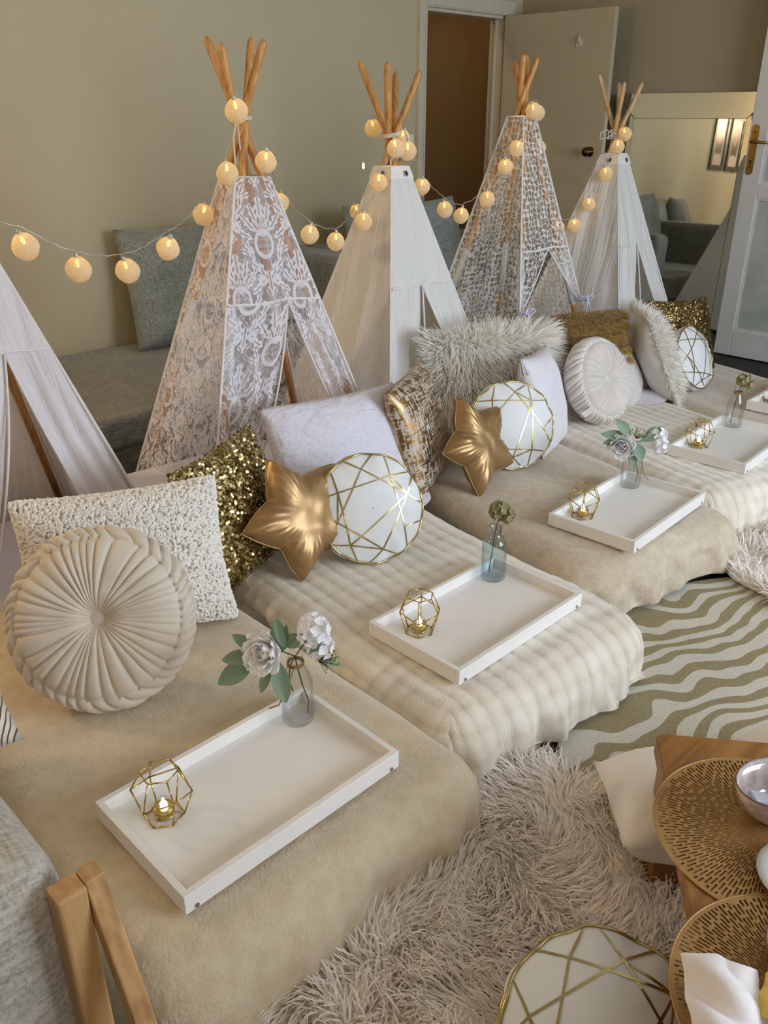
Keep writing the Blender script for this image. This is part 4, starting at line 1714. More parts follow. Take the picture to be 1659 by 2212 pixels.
def bouquet(base, tagtxt, flip=1.0, seed=0):
    """a peony spray and a hydrangea spray in a bottle standing at base"""
    b = Vector(base)
    pn = thing('peony_stem', 'white peony with sage leaves in the bottle ' + tagtxt, 'flower', b, 0, GF)
    nk = Vector((0, 0, .160))
    pc = V3(-.060, .016, .180) if flip > 0 else V3(-.046, .012, .150)
    stem_to(pn, [V3(-.008, .004, .075), V3(-.016, .004, .10), V3(-.012, 0, .135), nk, nk.lerp(pc, .6) + UP * .012, pc], .0014)
    peony(pn, pc, V3(-.45, .85, .38) if flip > 0 else V3(-.35, .85, .2), .039, 'petal_pink', 3 + seed)
    ls = [(V3(-.03, .0, .175), V3(-.05, .1, 1), .060, .026), (V3(-.035, .0, .168), V3(.25, .1, .9), .055, .024), (V3(-.085, .0, .150), V3(-.8, .25, -.45), .075, .034),
          (V3(-.080, .0, .165), V3(-1, .1, -.15), .060, .026), (V3(-.08, .0, .18), V3(-.75, .0, .5), .045, .020), (V3(-.05, .015, .150), V3(-.35, .3, -.9), .055, .017), (V3(-.035, .02, .165), V3(.15, .35, -.75), .075, .030),
          (V3(-.02, 0, .185), V3(.6, .0, .45), .036, .024), (V3(-.02, .01, .190), V3(-.2, .1, .9), .050, .016)]
    if flip < 0:
        ls = [(V3(-.02, 0, .185), V3(-.65, .1, .75), .065, .030), (V3(-.03, 0, .180), V3(-1, .1, .20), .072, .028), (V3(-.05, .0, .165), V3(-1, .2, .0), .05, .022),
              (V3(-.012, .02, .175), V3(.05, .3, -.9), .085, .020), (V3(-.005, .02, .165), V3(.25, .5, -.6), .050, .034), (V3(.02, 0, .178), V3(.75, .1, .5), .065, .024), (V3(.01, .015, .172), V3(.8, .3, .35), .06, .016)]
    for (p_, d_, ln, wd) in ls:
        leaf(pn, p_, d_, V3(0, .8, .5), ln * 1.25, wd * 1.3)
    hd = thing('hydrangea_stem', 'white hydrangea with green berries in the bottle ' + tagtxt, 'flower', b, 0, GF)
    hc = V3(.040, .0, .224) if flip > 0 else V3(.072, .0, .185)
    stem_to(hd, [V3(.02, -.002, .012), V3(.024, 0, .045), V3(.012, .002, .09), V3(.002, .0, .14), nk, nk.lerp(hc, .5), hc], .0014)
    hydrangea(hd, hc, .029, 26, 'petal', 5 + seed, .0125)
    hydrangea(hd, hc + V3(.014, .006, -.034), .024, 18, 'petal', 9 + seed, .012)
    if flip > 0:
        berries(hd, V3(.050, .015, .160), V3(1, .2, -.15), 4 + seed, 26, .030)
        leaf(hd, V3(.02, 0, .175), V3(.8, .1, .35), V3(0, .8, .5), .05, .026)
        leaf(hd, V3(.05, .01, .165), V3(1, .1, -.4), V3(0, .8, .5), .055, .014)
    else:
        berries(hd, V3(.002, .0, .175), V3(.1, .3, 1), 4 + seed, 34, .030)


bouquet((BPOS[0][0][0], BPOS[0][0][1], ZT + .0205), 'nearest the armchair', 1.0, 0)
bouquet((BPOS[2][0][0], BPOS[2][0][1], ZT + .0205), 'on the middle bed tray', -1.0, 20)
for k, (i, off) in enumerate(((1, V3(.008, 0, .205)), (3, V3(.012, 0, .195)))):
    (x, y), _ = BPOS[i]
    st = thing('olive_hydrangea_stem', 'dried olive-green hydrangea in the ' + ('straight-sided bottle' if k == 0 else 'bottle before the floral lace tent'), 'flower', (x, y, ZT + .0205), 0, GF)
    stem_to(st, [V3(-.012, 0, .012), V3(-.006, 0, .08), V3(0, 0, .15), off * .9 + Vector((0, 0, .0))], .0014, M['stem'])
    hydrangea(st, off, .024, 22, 'petal_olive', 30 + k, .0115)
    hydrangea(st, off + V3(.018, .004, -.012), .018, 14, 'petal_olive', 40 + k, .011)
    if k == 0:
        stem_to(st, [V3(.0, .0, .15), V3(.012, .004, .165), V3(.014, .006, .14)], .0016, M['stem_brown'])

# ------------------------------------------------------------------ cushions on the beds


def pleated(name, label, R, t, c, az, lean, roll, mat, npl=46, seed=1):
    root = thing(name, label, 'cushion', group='round pleated cushions')
    nth = npl * 12
    th = np.linspace(0, 2 * PI, nth, endpoint=False)
    rg = np.random.default_rng(seed)
    warp = sum(rg.uniform(.02, .06) * np.sin(k * th + rg.uniform(0, 6)) for k in (2, 3, 5, 7, 11))
    rows = []

    wid = rg.uniform(.55, 1.6, npl)
    bnd = np.concatenate([[0], np.cumsum(wid)]) / wid.sum() * 2 * PI

    def pleat(ph):
        q = (ph / npl) % (2 * PI)
        k = np.clip(np.searchsorted(bnd, q, side='right') - 1, 0, npl - 1)
        f = (q - bnd[k]) / (bnd[k + 1] - bnd[k])
        return (1 - np.abs(2 * f - 1) ** 3.0) ** .75 * (.75 + .25 * f) * (.7 + .3 * np.minimum(1.6, wid[k]))
    big = 1 + .35 * np.sin(7 * th + 1) * np.sin(3 * th + seed)
    # face from the middle out
    for rho in np.concatenate([np.linspace(.05, .82, 32), [.85, .865]]):
        ph = npl * (th + warp * (1 - .4 * rho)) + 1.2 * rho
        amp = R * .050 * min(1, rho * 2.0) * (1 - .25 * max(0, rho - .8) / .2) * big
        dome = t * .5 * (1 - .55 * max(0, (rho - .50) / .45) ** 2.4 - (.10 if rho > .84 else 0)) - t * .22 * math.exp(-(rho / .16) ** 2)
        z = dome + amp * (pleat(ph) - .5)
        rr = R * rho * (1 + 0 * th)
        rows.append(np.stack([rr * np.cos(th), rr * np.sin(th), z], -1))
    # braided edge: folds cross over and turn the other way
    for q in np.linspace(.04, .96, 24):
        zz = t * .5 * .60 * math.cos(PI * q)
        bul = R * (.855 + .145 * math.sin(PI * q) ** .75)
        sg = 1 if q < .5 else -1
        ph = npl * (th + warp * .6) + 1.2 * .92 + 6.5 * abs(q - .5) * 2 * sg
        amp = R * .085 * (.35 + .65 * math.sin(PI * q))
        fold_ = pleat(ph)
        rr = bul + amp * (fold_ - .75)
        rows.append(np.stack([rr * np.cos(th), rr * np.sin(th), zz + R * .030 * (fold_ - .5) * abs(math.cos(PI * q))], -1))
    for rho in np.linspace(.84, .04, 14):
        ph = npl * (th + warp) + 2
        z = -(t * .5 * (1 - .55 * max(0, (rho - .55) / .45) ** 2.4)) + R * .02 * (pleat(ph) - .5) * min(1, rho * 2)
        rows.append(np.stack([R * rho * np.cos(th), R * rho * np.sin(th), z], -1))
    V = np.stack(rows, 1)
    F = grid_faces(nth, V.shape[1], True)
    obj('pleated_cover', make_mesh('pleated_cover', V.reshape(-1, 3), F), mat, root)
    zb = t * .5 - t * .22 - .012
    MB().lathe([(0, zb - .03), (R * .115, zb - .02), (R * .118, zb + .010), (R * .10, zb + .017), (R * .05, zb + .020), (0, zb + .021)], 28).build('button', mat, root, True)
    place(root, c, az, lean, roll)
    return root


RND = 'round white cushions with gold lines'


def gold_round(name, label, R, t, c, az, lean, roll, seed=1):
    root = thing(name, label, 'cushion', group=RND)
    nth = 160
    th = np.linspace(0, 2 * PI, nth, endpoint=False)
    rg = np.random.default_rng(seed)
    wob = sum(rg.uniform(.002, .0065) * np.sin(k * th + rg.uniform(0, 6)) for k in (5, 8, 11, 14, 19))
    zw = sum(rg.uniform(.001, .003) * np.sin(k * th + rg.uniform(0, 6)) for k in (6, 9, 13))
    Re = R * (1 + wob)
    ed = t * .5 * .42

    def ztop(rho):
        return ed + (t * .5 - ed) * (1 - np.abs(rho) ** 2.6)
    rows = []
    for rho in np.linspace(.01, 1, 22):
        rows.append(np.stack([Re * rho * np.cos(th), Re * rho * np.sin(th), ztop(rho) + zw * rho ** 4], -1))
    for q in np.linspace(0, 1, 10)[1:-1]:
        b = R * (.035 * math.sin(PI * q)) * (1 + .9 * np.sin(9 * th + seed) * .6)
        rows.append(np.stack([(Re + b) * np.cos(th), (Re + b) * np.sin(th), ed * (1 - 2 * q) + zw * (1 - 2 * q)], -1))
    for rho in np.linspace(1, .01, 12):
        rows.append(np.stack([Re * rho * np.cos(th), Re * rho * np.sin(th), -ztop(rho) + 0 * th], -1))
    V = np.stack(rows, 1)
    obj('cover', make_mesh('cover', V.reshape(-1, 3), grid_faces(nth, V.shape[1], True)), M['white_satin'], root)
    for s in (1, -1):
        MB().tube([(Re[i] * 1.012 * math.cos(th[i]), Re[i] * 1.012 * math.sin(th[i]), s * (ed + zw[i])) for i in range(nth)], .0033, 6, closed=True).build('gold_piping', M['foil'], root, True)
    # printed foil lines: chords and short spokes around an open middle
    mb = MB()

    def strip(a, b, w=.0042):
        a, b = Vector((a[0], a[1])), Vector((b[0], b[1]))
        d = (b - a)
        n2 = max(3, int(d.length / (R * .07)))
        nr = Vector((-d.y, d.x)).normalized() * w * .5
        Vs = []
        for i in range(n2 + 1):
            p = a + d * i / n2
            for s in (-1, 1):
                qv = p + nr * s
                rho = min(1.0, qv.length / R)
                k = min(1.0, .992 / max(rho, 1e-6)) if rho > .992 else 1.0
                an = int((math.atan2(qv.y, qv.x) % (2 * PI)) / (2 * PI) * nth) % nth
                Vs.append((qv.x * k, qv.y * k, float(ztop(np.float64(min(rho, .992)))) + zw[an] * rho ** 4 + .0014))
        mb.add(Vs, [(2 * i, 2 * i + 1, 2 * i + 3, 2 * i + 2) for i in range(n2)])
    C = lambda deg, r=1.0: (R * r * math.cos(math.radians(deg)), R * r * math.sin(math.radians(deg)))
    nodes = [C(d + rg.uniform(-4, 4), rg.uniform(.70, .80)) for d in (90, 42, 5, -48, -92, -135, -178, 138)]
    for i in range(8):
        if i != 3:
            strip(nodes[i], nodes[(i + 2) % 8])
    for i in (1, 4, 6):
        strip(nodes[i], nodes[(i + 1) % 8])
    strip(nodes[2], nodes[5])
    for i, q in enumerate(nodes):
        a0 = math.degrees(math.atan2(q[1], q[0]))
        strip(q, C(a0 - 17))
        strip(q, C(a0 + 15))
    mb.build('gold_print', M['foil'], root)
    place(root, c, az, lean, roll)
    return root


def star(name, label, R, t, c, az, lean, roll, seed=1):
    root = thing(name, label, 'cushion', group='gold star cushions')
    rg = np.random.default_rng(seed)
    Ri = R * .60
    K = []
    for k in range(10):
        a = PI / 2 + k * PI / 5
        r = R * rg.uniform(.94, 1.04) if k % 2 == 0 else Ri * rg.uniform(.96, 1.06)
        K.append((r * math.cos(a), r * math.sin(a)))
    K = np.array(K)
    B = []
    for k in range(10):
        a, b = K[k], K[(k + 1) % 10]
        for s in np.linspace(0, 1, 16, endpoint=False):
            p = a * (1 - s) + b * s
            nrm = np.array([p[0], p[1]]) / np.hypot(*p)
            p = p + nrm * R * .030 * math.sin(PI * s)
            B.append(p)
    B = np.array(B)
    nb = len(B)
    ang = np.arctan2(B[:, 1], B[:, 0])

    def dist(P):
        d = 0
        dm = np.full(P.shape[:-1], 1e9)
        for i in range(10):
            a, b = K[i], K[(i + 1) % 10]
            e = b - a
            tt = np.clip(((P - a) @ e) / (e @ e), 0, 1)
            q = a + tt[..., None] * e
            di = np.linalg.norm(P - q, axis=-1)
            d = d + (di + .002) ** -3.0
        for i in range(nb):
            a, b = B[i], B[(i + 1) % nb]
            e = b - a
            tt = np.clip(((P - a) @ e) / (e @ e), 0, 1)
            dm = np.minimum(dm, np.linalg.norm(P - (a + tt[..., None] * e), axis=-1))
        soft = d ** (-1 / 3.0) * 1.55
        return np.where(dm < .004, dm, np.minimum(soft, dm * 3.0))
    rho = np.concatenate([np.linspace(.0, .9, 20)[1:], np.linspace(.9, 1, 7)[1:]])
    P = B[:, None, :] * rho[None, :, None]
    d = dist(P)
    Z = t * .5 * np.tanh(d / (t * .42)) ** .62
    # creases running in from the notches and tips
    th = np.arctan2(P[..., 1], P[..., 0])
    cr = np.sin(th * 10 + 1.2) * .5 + np.sin(th * 33 + 2 * np.sin(th * 4)) * .5
    Z = Z * (1 + 0) + cr * .0040 * smooth01((rho[None, :] - .42) / .4) * smooth01(d / .02) + .0018 * sn(P[..., 0], P[..., 1], 14, seed)
    tw = np.random.default_rng(seed + 3).uniform(-.012, .012, 5)
    tip = np.zeros_like(Z)
    for k in range(5):
        a = PI / 2 + k * 2 * PI / 5
        al = P[..., 0] * math.cos(a) + P[..., 1] * math.sin(a)
        tip += tw[k] * smooth01((al / R - .45) / .55)
    top = np.concatenate([P, (Z + tip)[..., None]], -1)
    bot = np.concatenate([P, (-Z * .8 + tip)[..., None]], -1)[:, ::-1][:, 1:]
    V = np.concatenate([top, bot], 1)
    cen_t, cen_b = np.array([[0, 0, float(top[:, 0, 2].mean())]]), np.array([[0, 0, float(V[:, -1, 2].mean())]])
    m = V.shape[1]
    F = [tuple(int(v) for v in f) for f in grid_faces(nb, m, True)]
    Vf = np.concatenate([V.reshape(-1, 3), cen_t, cen_b])
    nV = nb * m
    for i in range(nb):
        j = (i + 1) % nb
        F.append((nV, j * m, i * m))
        F.append((nV + 1, i * m + m - 1, j * m + m - 1))
    obj('star_cover', make_mesh('star_cover', Vf, F), M['gold_satin'], root)
    ei = len(rho) - 1
    MB().tube([tuple(v) for v in top[:, ei]], .0022, 6, closed=True).build('edge_seam', M['gold_satin'], root, True)
    place(root, c, az, lean, roll)
    return root


def grid_uv(n, m, seed=1, jit=.35, lim=.985):
    r = np.random.default_rng(seed)
    U, V = np.meshgrid(np.linspace(-lim, lim, n), np.linspace(-lim, lim, m), indexing='ij')
    U = U + r.uniform(-1, 1, U.shape) * jit * 2 / n
    V = V + r.uniform(-1, 1, V.shape) * jit * 2 / m
    return np.clip(U, -lim, lim).ravel(), np.clip(V, -lim, lim).ravel()


def sequin_pillow(name, label, w, h, t, c, az, lean, roll, mat, rs, seed=1, tilt=.28):
    root = thing(name, label, 'cushion', group='sequin cushions')
    obj('cover', pillow_mesh(w, h, t, 26, .07, .004, seed), plain('gold_backing', '#8b7338', .6, .3), root)
    n, m = int(w / (rs * 1.45)), int(h / (rs * 1.45))
    U, V = grid_uv(n, m, seed, .3)
    P, N = pillow_frame_at(w, h, t, U, V)
    P = P + N * .0022
    P[:, 2] += sn(P[:, 0], P[:, 1], 5.0, seed) * .004
    s = obj('sequins', discs(P, N + np.array([0, -.25, 0]), rs, tilt, seed), mat, root)
    s['kind'] = 'stuff'
    U, V = grid_uv(n // 2, m // 2, seed + 1, .3)
    P, N = pillow_frame_at(w, h, t, U, V)
    P, N = P * [1, 1, -1], N * [1, 1, -1]
    s = obj('sequins', discs(P + N * .002, N, rs * 1.3, tilt, seed + 2), mat, root)
    s['kind'] = 'stuff'
    place(root, c, az, lean, roll)
    return root


def fur_pillow(name, label, w, h, t, c, az, lean, roll, cover, smat, n, L, wd, group, down=(0, -1, .35), seed=1, back=False, wave=.3):
    root = thing(name, label, 'cushion', group=group)
    obj('cover', pillow_mesh(w, h, t, 26, .05, .004, seed), cover, root)
    r = np.random.default_rng(seed)
    U, V = r.uniform(-1, 1, n), r.uniform(-1, 1, n)
    k = n // 5
    ed = r.integers(0, 4, k)
    U[:k] = np.where(ed == 0, -1, np.where(ed == 1, 1, U[:k]))
    V[:k] = np.where(ed == 2, -1, np.where(ed == 3, 1, V[:k]))
    U, V = np.clip(U, -.99, .99), np.clip(V, -.99, .99)
    P, N = pillow_frame_at(w, h, t, U, V)
    out = np.stack([U, V, np.full_like(U, .0)], -1)
    d0 = N * .42 + np.array(down) * .7 + out * (np.maximum(np.abs(U), np.abs(V)) ** 6)[:, None] * .9 + r.normal(size=(n, 3)) * .25
    cl = np.stack([sn(P[:, 0], P[:, 1], 4, seed + 1), sn(P[:, 0], P[:, 1], 4, seed + 2), np.zeros(n)], -1) * .55
    d1 = N * .22 + np.array(down) + cl + out * (np.maximum(np.abs(U), np.abs(V)) ** 5)[:, None] * .9 + r.normal(size=(n, 3)) * .22
    s = obj('fur', strands(P, d0, d1, L * r.uniform(.65, 1.15, n), wd, 4, seed, 'fur', wave, N), smat, root)
    s['kind'] = 'stuff'
    place(root, c, az, lean, roll)
    return root


# bed 1
f1 = obj('feather_pillow', pillow_mesh(.46, .42, .16, 26, .05, .004, 3), M['feather'])
tag(f1, 'cream pillow with brown feather print cut off beside the pleated cushion', 'cushion')
place(f1, (0.215, 1.635, .410), -100, 34, 4)

bc = thing('boucle_pillow', 'shaggy cream boucle pillow behind the beige pleated cushion', 'cushion')
bw_, bh_, bt_ = .50, .37, .14
obj('cover', pillow_mesh(bw_, bh_, bt_, 24, .05, .003, 6), M['boucle'], bc)
r = np.random.default_rng(5)
for sgn in (1, -1):
    n = 6500 if sgn > 0 else 1500
    U, V = r.uniform(-1, 1, n), r.uniform(-1, 1, n)
    k = n // 8
    ed = r.integers(0, 4, k)
    U[:k] = np.where(ed == 0, -1, np.where(ed == 1, 1, U[:k]))
    V[:k] = np.where(ed == 2, -1, np.where(ed == 3, 1, V[:k]))
    P, N = pillow_frame_at(bw_, bh_, bt_, np.clip(U, -.99, .99), np.clip(V, -.99, .99))
    P, N = P * [1, 1, sgn], N * [1, 1, sgn]
    T0 = np.cross(N, r.normal(size=(n, 3)))
    T0 /= np.linalg.norm(T0, axis=1, keepdims=True)
    ns, nk = 6, 4
    rl = r.uniform(.0025, .0055, (n, 1))
    VV = np.zeros((n, ns, nk, 3), dtype=np.float32)
    Bn = np.cross(N, T0)
    for i in range(ns):
        a = PI * 1.25 * i / (ns - 1) - .25
        cen = P + T0 * rl * np.cos(a) + N * (rl * np.sin(a) * 1.3 + .002) + Bn * rl * .5 * (i / ns - .5)
        rad = -T0 * math.cos(a) * -1 + N * math.sin(a)
        for q in range(nk):
            b = 2 * PI * q / nk
            VV[:, i, q] = cen + (rad * math.cos(b) + Bn * math.sin(b)) * .0036
    tri = []
    for i in range(ns - 1):
        for q in range(nk):
            a_, b_ = i * nk + q, i * nk + (q + 1) % nk
            tri.append((a_, b_, b_ + nk, a_ + nk))
    F = (np.arange(n)[:, None, None] * ns * nk + np.array(tri)[None]).reshape(-1, 4)
    yo = obj('yarn_loops', make_mesh('yarn_loops', VV.reshape(-1, 3), F), M['yarn'], bc)
    yo['kind'] = 'stuff'
place(bc, (0.865, 1.800, .375), -112, 30, -1)
pleated('pleated_cushion', 'large beige velvet pleated round cushion with centre button, before the boucle pillow', .205, .15, (0.685, 1.585, .385), -128, 30, 10, M['velvet'], 40, 2)

# bed 2
w2 = obj('textured_pillow', pillow_mesh(.53, .42, .15, 28, .05, .005, 8), M['waffle'])
tag(w2, 'lilac-white embossed pillow behind the gold star and round cushion', 'cushion')
place(w2, (1.745, 1.955, .375), -98, 24, -1)
sequin_pillow('sequin_cushion', 'bright gold sequin square cushion beside the shaggy cream pillow', .38, .38, .13, (1.240, 1.850, .385), -72, 20, 4, M['sequin'], .0046, 3)
star('star_cushion', 'gold satin star cushion before the gold sequin cushion', .198, .13, (1.370, 1.725, .360), -88, 26, 14, 3)
gold_round('gold_line_cushion', 'round white cushion with gold lines beside the gold star on the ribbed bed', .158, .10, (1.560, 1.640, .350), -118, 24, 10, 5)

# bed 3
fp = obj('foil_cushion', pillow_mesh(.42, .42, .15, 28, .06, .005, 12), M['foil_fabric'])
tag(fp, 'square cushion with brushed metallic gold print on beige, beside the white fur cushion', 'cushion')
place(fp, (2.100, 1.945, .385), -64, 16, 1)
fur_pillow('fur_cushion', 'wide long-haired white fur cushion before the plain white tent', .54, .36, .14, (2.760, 2.130, .400), -112, 24, -1, M['fur_white'], M['strand_white'], 9500, .10, .0052, 'white fur cushions', (0, -.8, .3), 4)
star('star_cushion', 'gold satin star cushion before the metallic print cushion', .182, .125, (2.195, 1.755, .355), -88, 24, 14, 6)
gold_round('gold_line_cushion', 'round white cushion with gold lines behind the gold star of the middle bed', .160, .10, (2.430, 1.790, .355), -122, 22, 40, 8)
ch = thing('chenille_cushion', 'white tufted chenille cushion with tassels beside the white fur cushion', 'cushion')
obj('cover', pillow_mesh(.40, .40, .14, 24, .04, .004, 15), M['chenille'], ch)
for (i, j) in ((-1, -1), (1, -1), (-1, 1), (1, 1)):
    tas = MB()
    for q in range(46):
        a = random.uniform(0, 6.28)
        rr = random.uniform(.004, .024)
        b0 = Vector((i * .197, j * .197, 0))
        dirv = Vector((i * .7, j * .7, 0)) * .0 + Vector((i * .3, -1, .15))
        tas.tube([b0, b0 + dirv * .022 + Vector((rr * .4 * math.cos(a), 0, rr * .4 * math.sin(a))), b0 + dirv * .062 + Vector((rr * math.cos(a), 0, rr * math.sin(a)))], .0018, 4)
    tas.build('tassel', M['chenille'], ch, True)
place(ch, (2.745, 1.865, .365), -66, 18, -6)

# bed 4
gp = thing('ruffle_cushion', 'gold faux-fur ruffled cushion behind the pale pleated cushion', 'cushion')
obj('cover', pillow_mesh(.40, .36, .12, 24, .05, .004, 17), M['fur_gold'], gp)
for row in range(7):
    v = .155 - row * .052
    n = 2200
    r = np.random.default_rng(60 + row)
    U = r.uniform(-.97, .97, n)
    Vv = np.clip((v + r.uniform(-.017, .017, n)) / .18, -.98, .98)
    P, N = pillow_frame_at(.40, .36, .12, U, Vv)
    P = P + N * (.012 * np.clip(1 - ((Vv * .18 - v) / .024) ** 2, 0, 1))[:, None]
    d0 = N * 1.0 + r.normal(size=(n, 3)) * .25
    d1 = N * .25 + np.array([0, -1, .1]) + r.normal(size=(n, 3)) * .2
    d0[:, 0] += np.sign(U) * np.abs(U) ** 8 * 1.2
    s = obj('fur_ruffle', strands(P, d0, d1, 0.040 * r.uniform(.7, 1.1, n), .0034, 3, 70 + row, 'fur_ruffle', .1, N), M['strand_gold'], gp)
    s['kind'] = 'stuff'
place(gp, (3.345, 2.045, .415), -108, 20, -2)
pc4 = pleated('pleated_cushion', 'smaller pale velvet pleated round cushion before the gold fur cushion', .185, .145, (3.105, 1.845, .375), -92, 24, 0, M['velvet_pale'], 42, 5)
ct = MB().box(-.028, .028, -.019, .019, 0, .0008)
for q in (-.010, -.004, .002):
    ct.box(-.020, .014, q, q + .0012, .0008, .0010)
cto = ct.build('care_label', M['white_cloth'], pc4)
cto.location, cto.rotation_euler = (-.158, -.105, .035), (.2, -1.05, .75)
wp = obj('white_pillow', pillow_mesh(.36, .34, .13, 24, .04, .006, 19), M['pillow_back'])
tag(wp, 'plain white pillow lying beside the pale pleated cushion', 'cushion')
place(wp, (3.500, 1.965, .320), -70, 30, 8)

# bed 5
fur_pillow('fur_cushion', 'white curly fur cushion seen edge-on near the mirror', .42, .40, .15, (3.690, 1.925, .370), -48, 24, -4, M['pillow_back'], M['strand_white'], 5200, .065, .0045, 'white fur cushions', (0, -.5, .3), 8, wave=.9)
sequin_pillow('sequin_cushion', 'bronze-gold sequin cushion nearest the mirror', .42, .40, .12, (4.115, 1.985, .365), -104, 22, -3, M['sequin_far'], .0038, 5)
gold_round('gold_line_cushion', 'round white cushion with gold lines before the bronze sequin cushion', .148, .115, (3.835, 1.790, .345), -90, 26, 30, 11)

# rumpled white sheets at the heads of the beds
for k, (x, y, w_, d_, lab) in enumerate(((0.98, 1.98, .52, .50, 'white sheet rumpled beside the shaggy cream pillow'), (1.86, 1.95, .40, .42, 'lilac-white sheet rumpled beside the embossed pillow'), (3.55, 1.93, .30, .36, 'white sheet corner beside the pale pleated cushion'))):
    u = np.linspace(-1, 1, 30)
    U, V = np.meshgrid(u, u, indexing='ij')
    X, Y = U * np.sqrt(1 - V ** 2 * .45) * w_ / 2, V * np.sqrt(1 - U ** 2 * .45) * d_ / 2
    Z = .006 + .010 * (sn(X, Y, 4, 90 + k) + 1) * (1 - np.maximum(np.abs(U), np.abs(V)) ** 4)
    s = obj('bed_sheet', make_mesh('bed_sheet', np.stack([X, Y, Z], -1).reshape(-1, 3), grid_faces(30, 30)), M['lilac_sheet'])
    s.location = (x, y, ZT)
    s.rotation_euler = (0, 0, -.15)
    tag(s, lab, 'sheet')

# ------------------------------------------------------------------ rugs


def disc_rug(name, label, cat, outline, z, th, mat):
    n = len(outline)
    mb = MB()
    mb.poly([(x, y, z) for x, y in outline], (0, 0, th))
    o = mb.build(name, mat, None, False)
    tag(o, label, cat)
    return o


ZO = (2.02, .42)
oc = [(ZO[0] + .80 * math.cos(t) * (1 + .05 * math.sin(3 * t + 1) + .03 * math.sin(7 * t)), ZO[1] + .66 * math.sin(t) * (1 + .05 * math.sin(2 * t) + .03 * math.sin(5 * t))) for t in np.linspace(0, 2 * PI, 72, endpoint=False)]
disc_rug('zebra_rug', 'woven cream and olive zebra-striped rug before the beds', 'rug', oc, .010, .008, M['zebra'])
oj = [(1.80 + .47 * math.cos(t), .72 + .47 * math.sin(t)) for t in np.linspace(0, 2 * PI, 64, endpoint=False)]
disc_rug('jute_rug', 'round brown jute mat showing under the zebra rug edge', 'rug', oj, .002, .007, M['jute'])


def fur_rug(name, label, c, w, d, rz, n, L, wd, seed, z=.02):
    root = thing(name, label, 'rug', (c[0], c[1], 0), rz, 'shaggy fur rugs')
    r = np.random.default_rng(seed)
    ol = []
    for t in np.linspace(0, 2 * PI, 60, endpoint=False):
        q = max(abs(math.cos(t)) ** .45, 1e-3)
        ex = (abs(math.cos(t)) ** 5 + abs(math.sin(t)) ** 5) ** (-.2)
        wob = 1 + .04 * math.sin(5 * t + seed) + .03 * math.sin(9 * t)
        ol.append((w / 2 * ex * math.cos(t) * wob, d / 2 * ex * math.sin(t) * wob))
    MB().poly([(x, y, z) for x, y in ol], (0, 0, .012)).build('backing', M['fur_rug'], root)
    th = r.uniform(0, 2 * PI, n)
    rho = np.sqrt(r.uniform(0, 1, n))
    ex = (np.abs(np.cos(th)) ** 5 + np.abs(np.sin(th)) ** 5) ** (-.2)
    wob = 1 + .04 * np.sin(5 * th + seed) + .03 * np.sin(9 * th)
    X, Y = w / 2 * ex * np.cos(th) * wob * rho, d / 2 * ex * np.sin(th) * wob * rho
    P = np.stack([X, Y, np.full(n, z + .012)], -1)
    fl = np.stack([sn(X, Y, 2.4, seed + 1) + .55 * sn(X, Y, 6, seed + 4), sn(X, Y, 2.4, seed + 2) + .55 * sn(X, Y, 6, seed + 5), np.zeros(n)], -1)
    out = np.stack([np.cos(th), np.sin(th), np.zeros(n)], -1) * (rho ** 6)[:, None]
    d0 = np.array([0, 0, .55]) + fl * .60 + out * .5 + r.normal(size=(n, 3)) * .25
    d1 = np.array([0, 0, .02]) + fl * 1.1 + out * .9 + r.normal(size=(n, 3)) * .22
    s = obj('pile', strands(P, d0, d1, L * r.uniform(.6, 1.15, n), wd, 4, seed, 'pile', .5, np.tile([0, 0, 1.0], (n, 1))), M['strand_rug'], root)
    s['kind'] = 'stuff'
    return root


fur_rug('shaggy_rug', 'long-haired ivory fur rug between the beds and the wooden table', (.86, .42), 1.02, 1.06, 0, 42000, .070, .0046, 3)
fur_rug('shaggy_rug', 'long-haired white fur rug beyond the zebra rug', (2.98, .62), .98, .84, .1, 15000, .068, .0055, 6, .022)

# round gold-line cushion on the fur rug
gold_round('gold_line_cushion', 'round white cushion with gold lines lying on the fur rug by the table', .158, .105, (0.812, .345, .125), -130, 66, 20, 14)

# ------------------------------------------------------------------ wooden table with placemats
TZ = .32
tb = thing('low_table', 'low stained wooden table set with gold placemats', 'table', (1.285, .555, 0), 0)
# the top's far-left corner is the origin: its left edge runs to (-.32,-.225), its far edge to (.127,-.165)
ea = Vector((-.315, -.232, 0)).normalized()
eb = Vector((.61, -.79, 0)).normalized()
LA, LB = .95, .60
for k in range(2):
    o0, o1 = eb * (LB * k / 2 + (.001 if k else 0)), eb * (LB * (k + 1) / 2 - .001)
    P = [o0, o1, o1 + ea * (LA - .0), o0 + ea * LA]
    if k == 0:
        P = [o0 + eb * .012, o1, o1 + ea * LA, o0 + ea * LA, o0 + ea * .012]
    MB().poly([(p.x, p.y, TZ - .035) for p in P], (0, 0, .035)).build('plank', M['table'], tb, False, .003)
for (sa, sb) in ((.07, .06), (LA - .07, .06), (.07, LB - .06), (LA - .07, LB - .06)):
    p = ea * sa + eb * sb
    q = p + ea * .02 + eb * .01
    MB().poly([(p + ea * i * .05 + eb * j * .05 + Vector((0, 0, .018)))[:] for i, j in ((-1, -1), (1, -1), (1, 1), (-1, 1))], (0, 0, TZ - .055)).build('leg', M['table'], tb, False, .004)
ap = MB()
p0, p1 = ea * .05 + eb * .05, ea * (LA - .05) + eb * .05
ap.poly([(v.x, v.y, TZ - .10) for v in (p0, p1, p1 + eb * .025, p0 + eb * .025)], (0, 0, .065))
ap.build('apron', M['table'], tb)


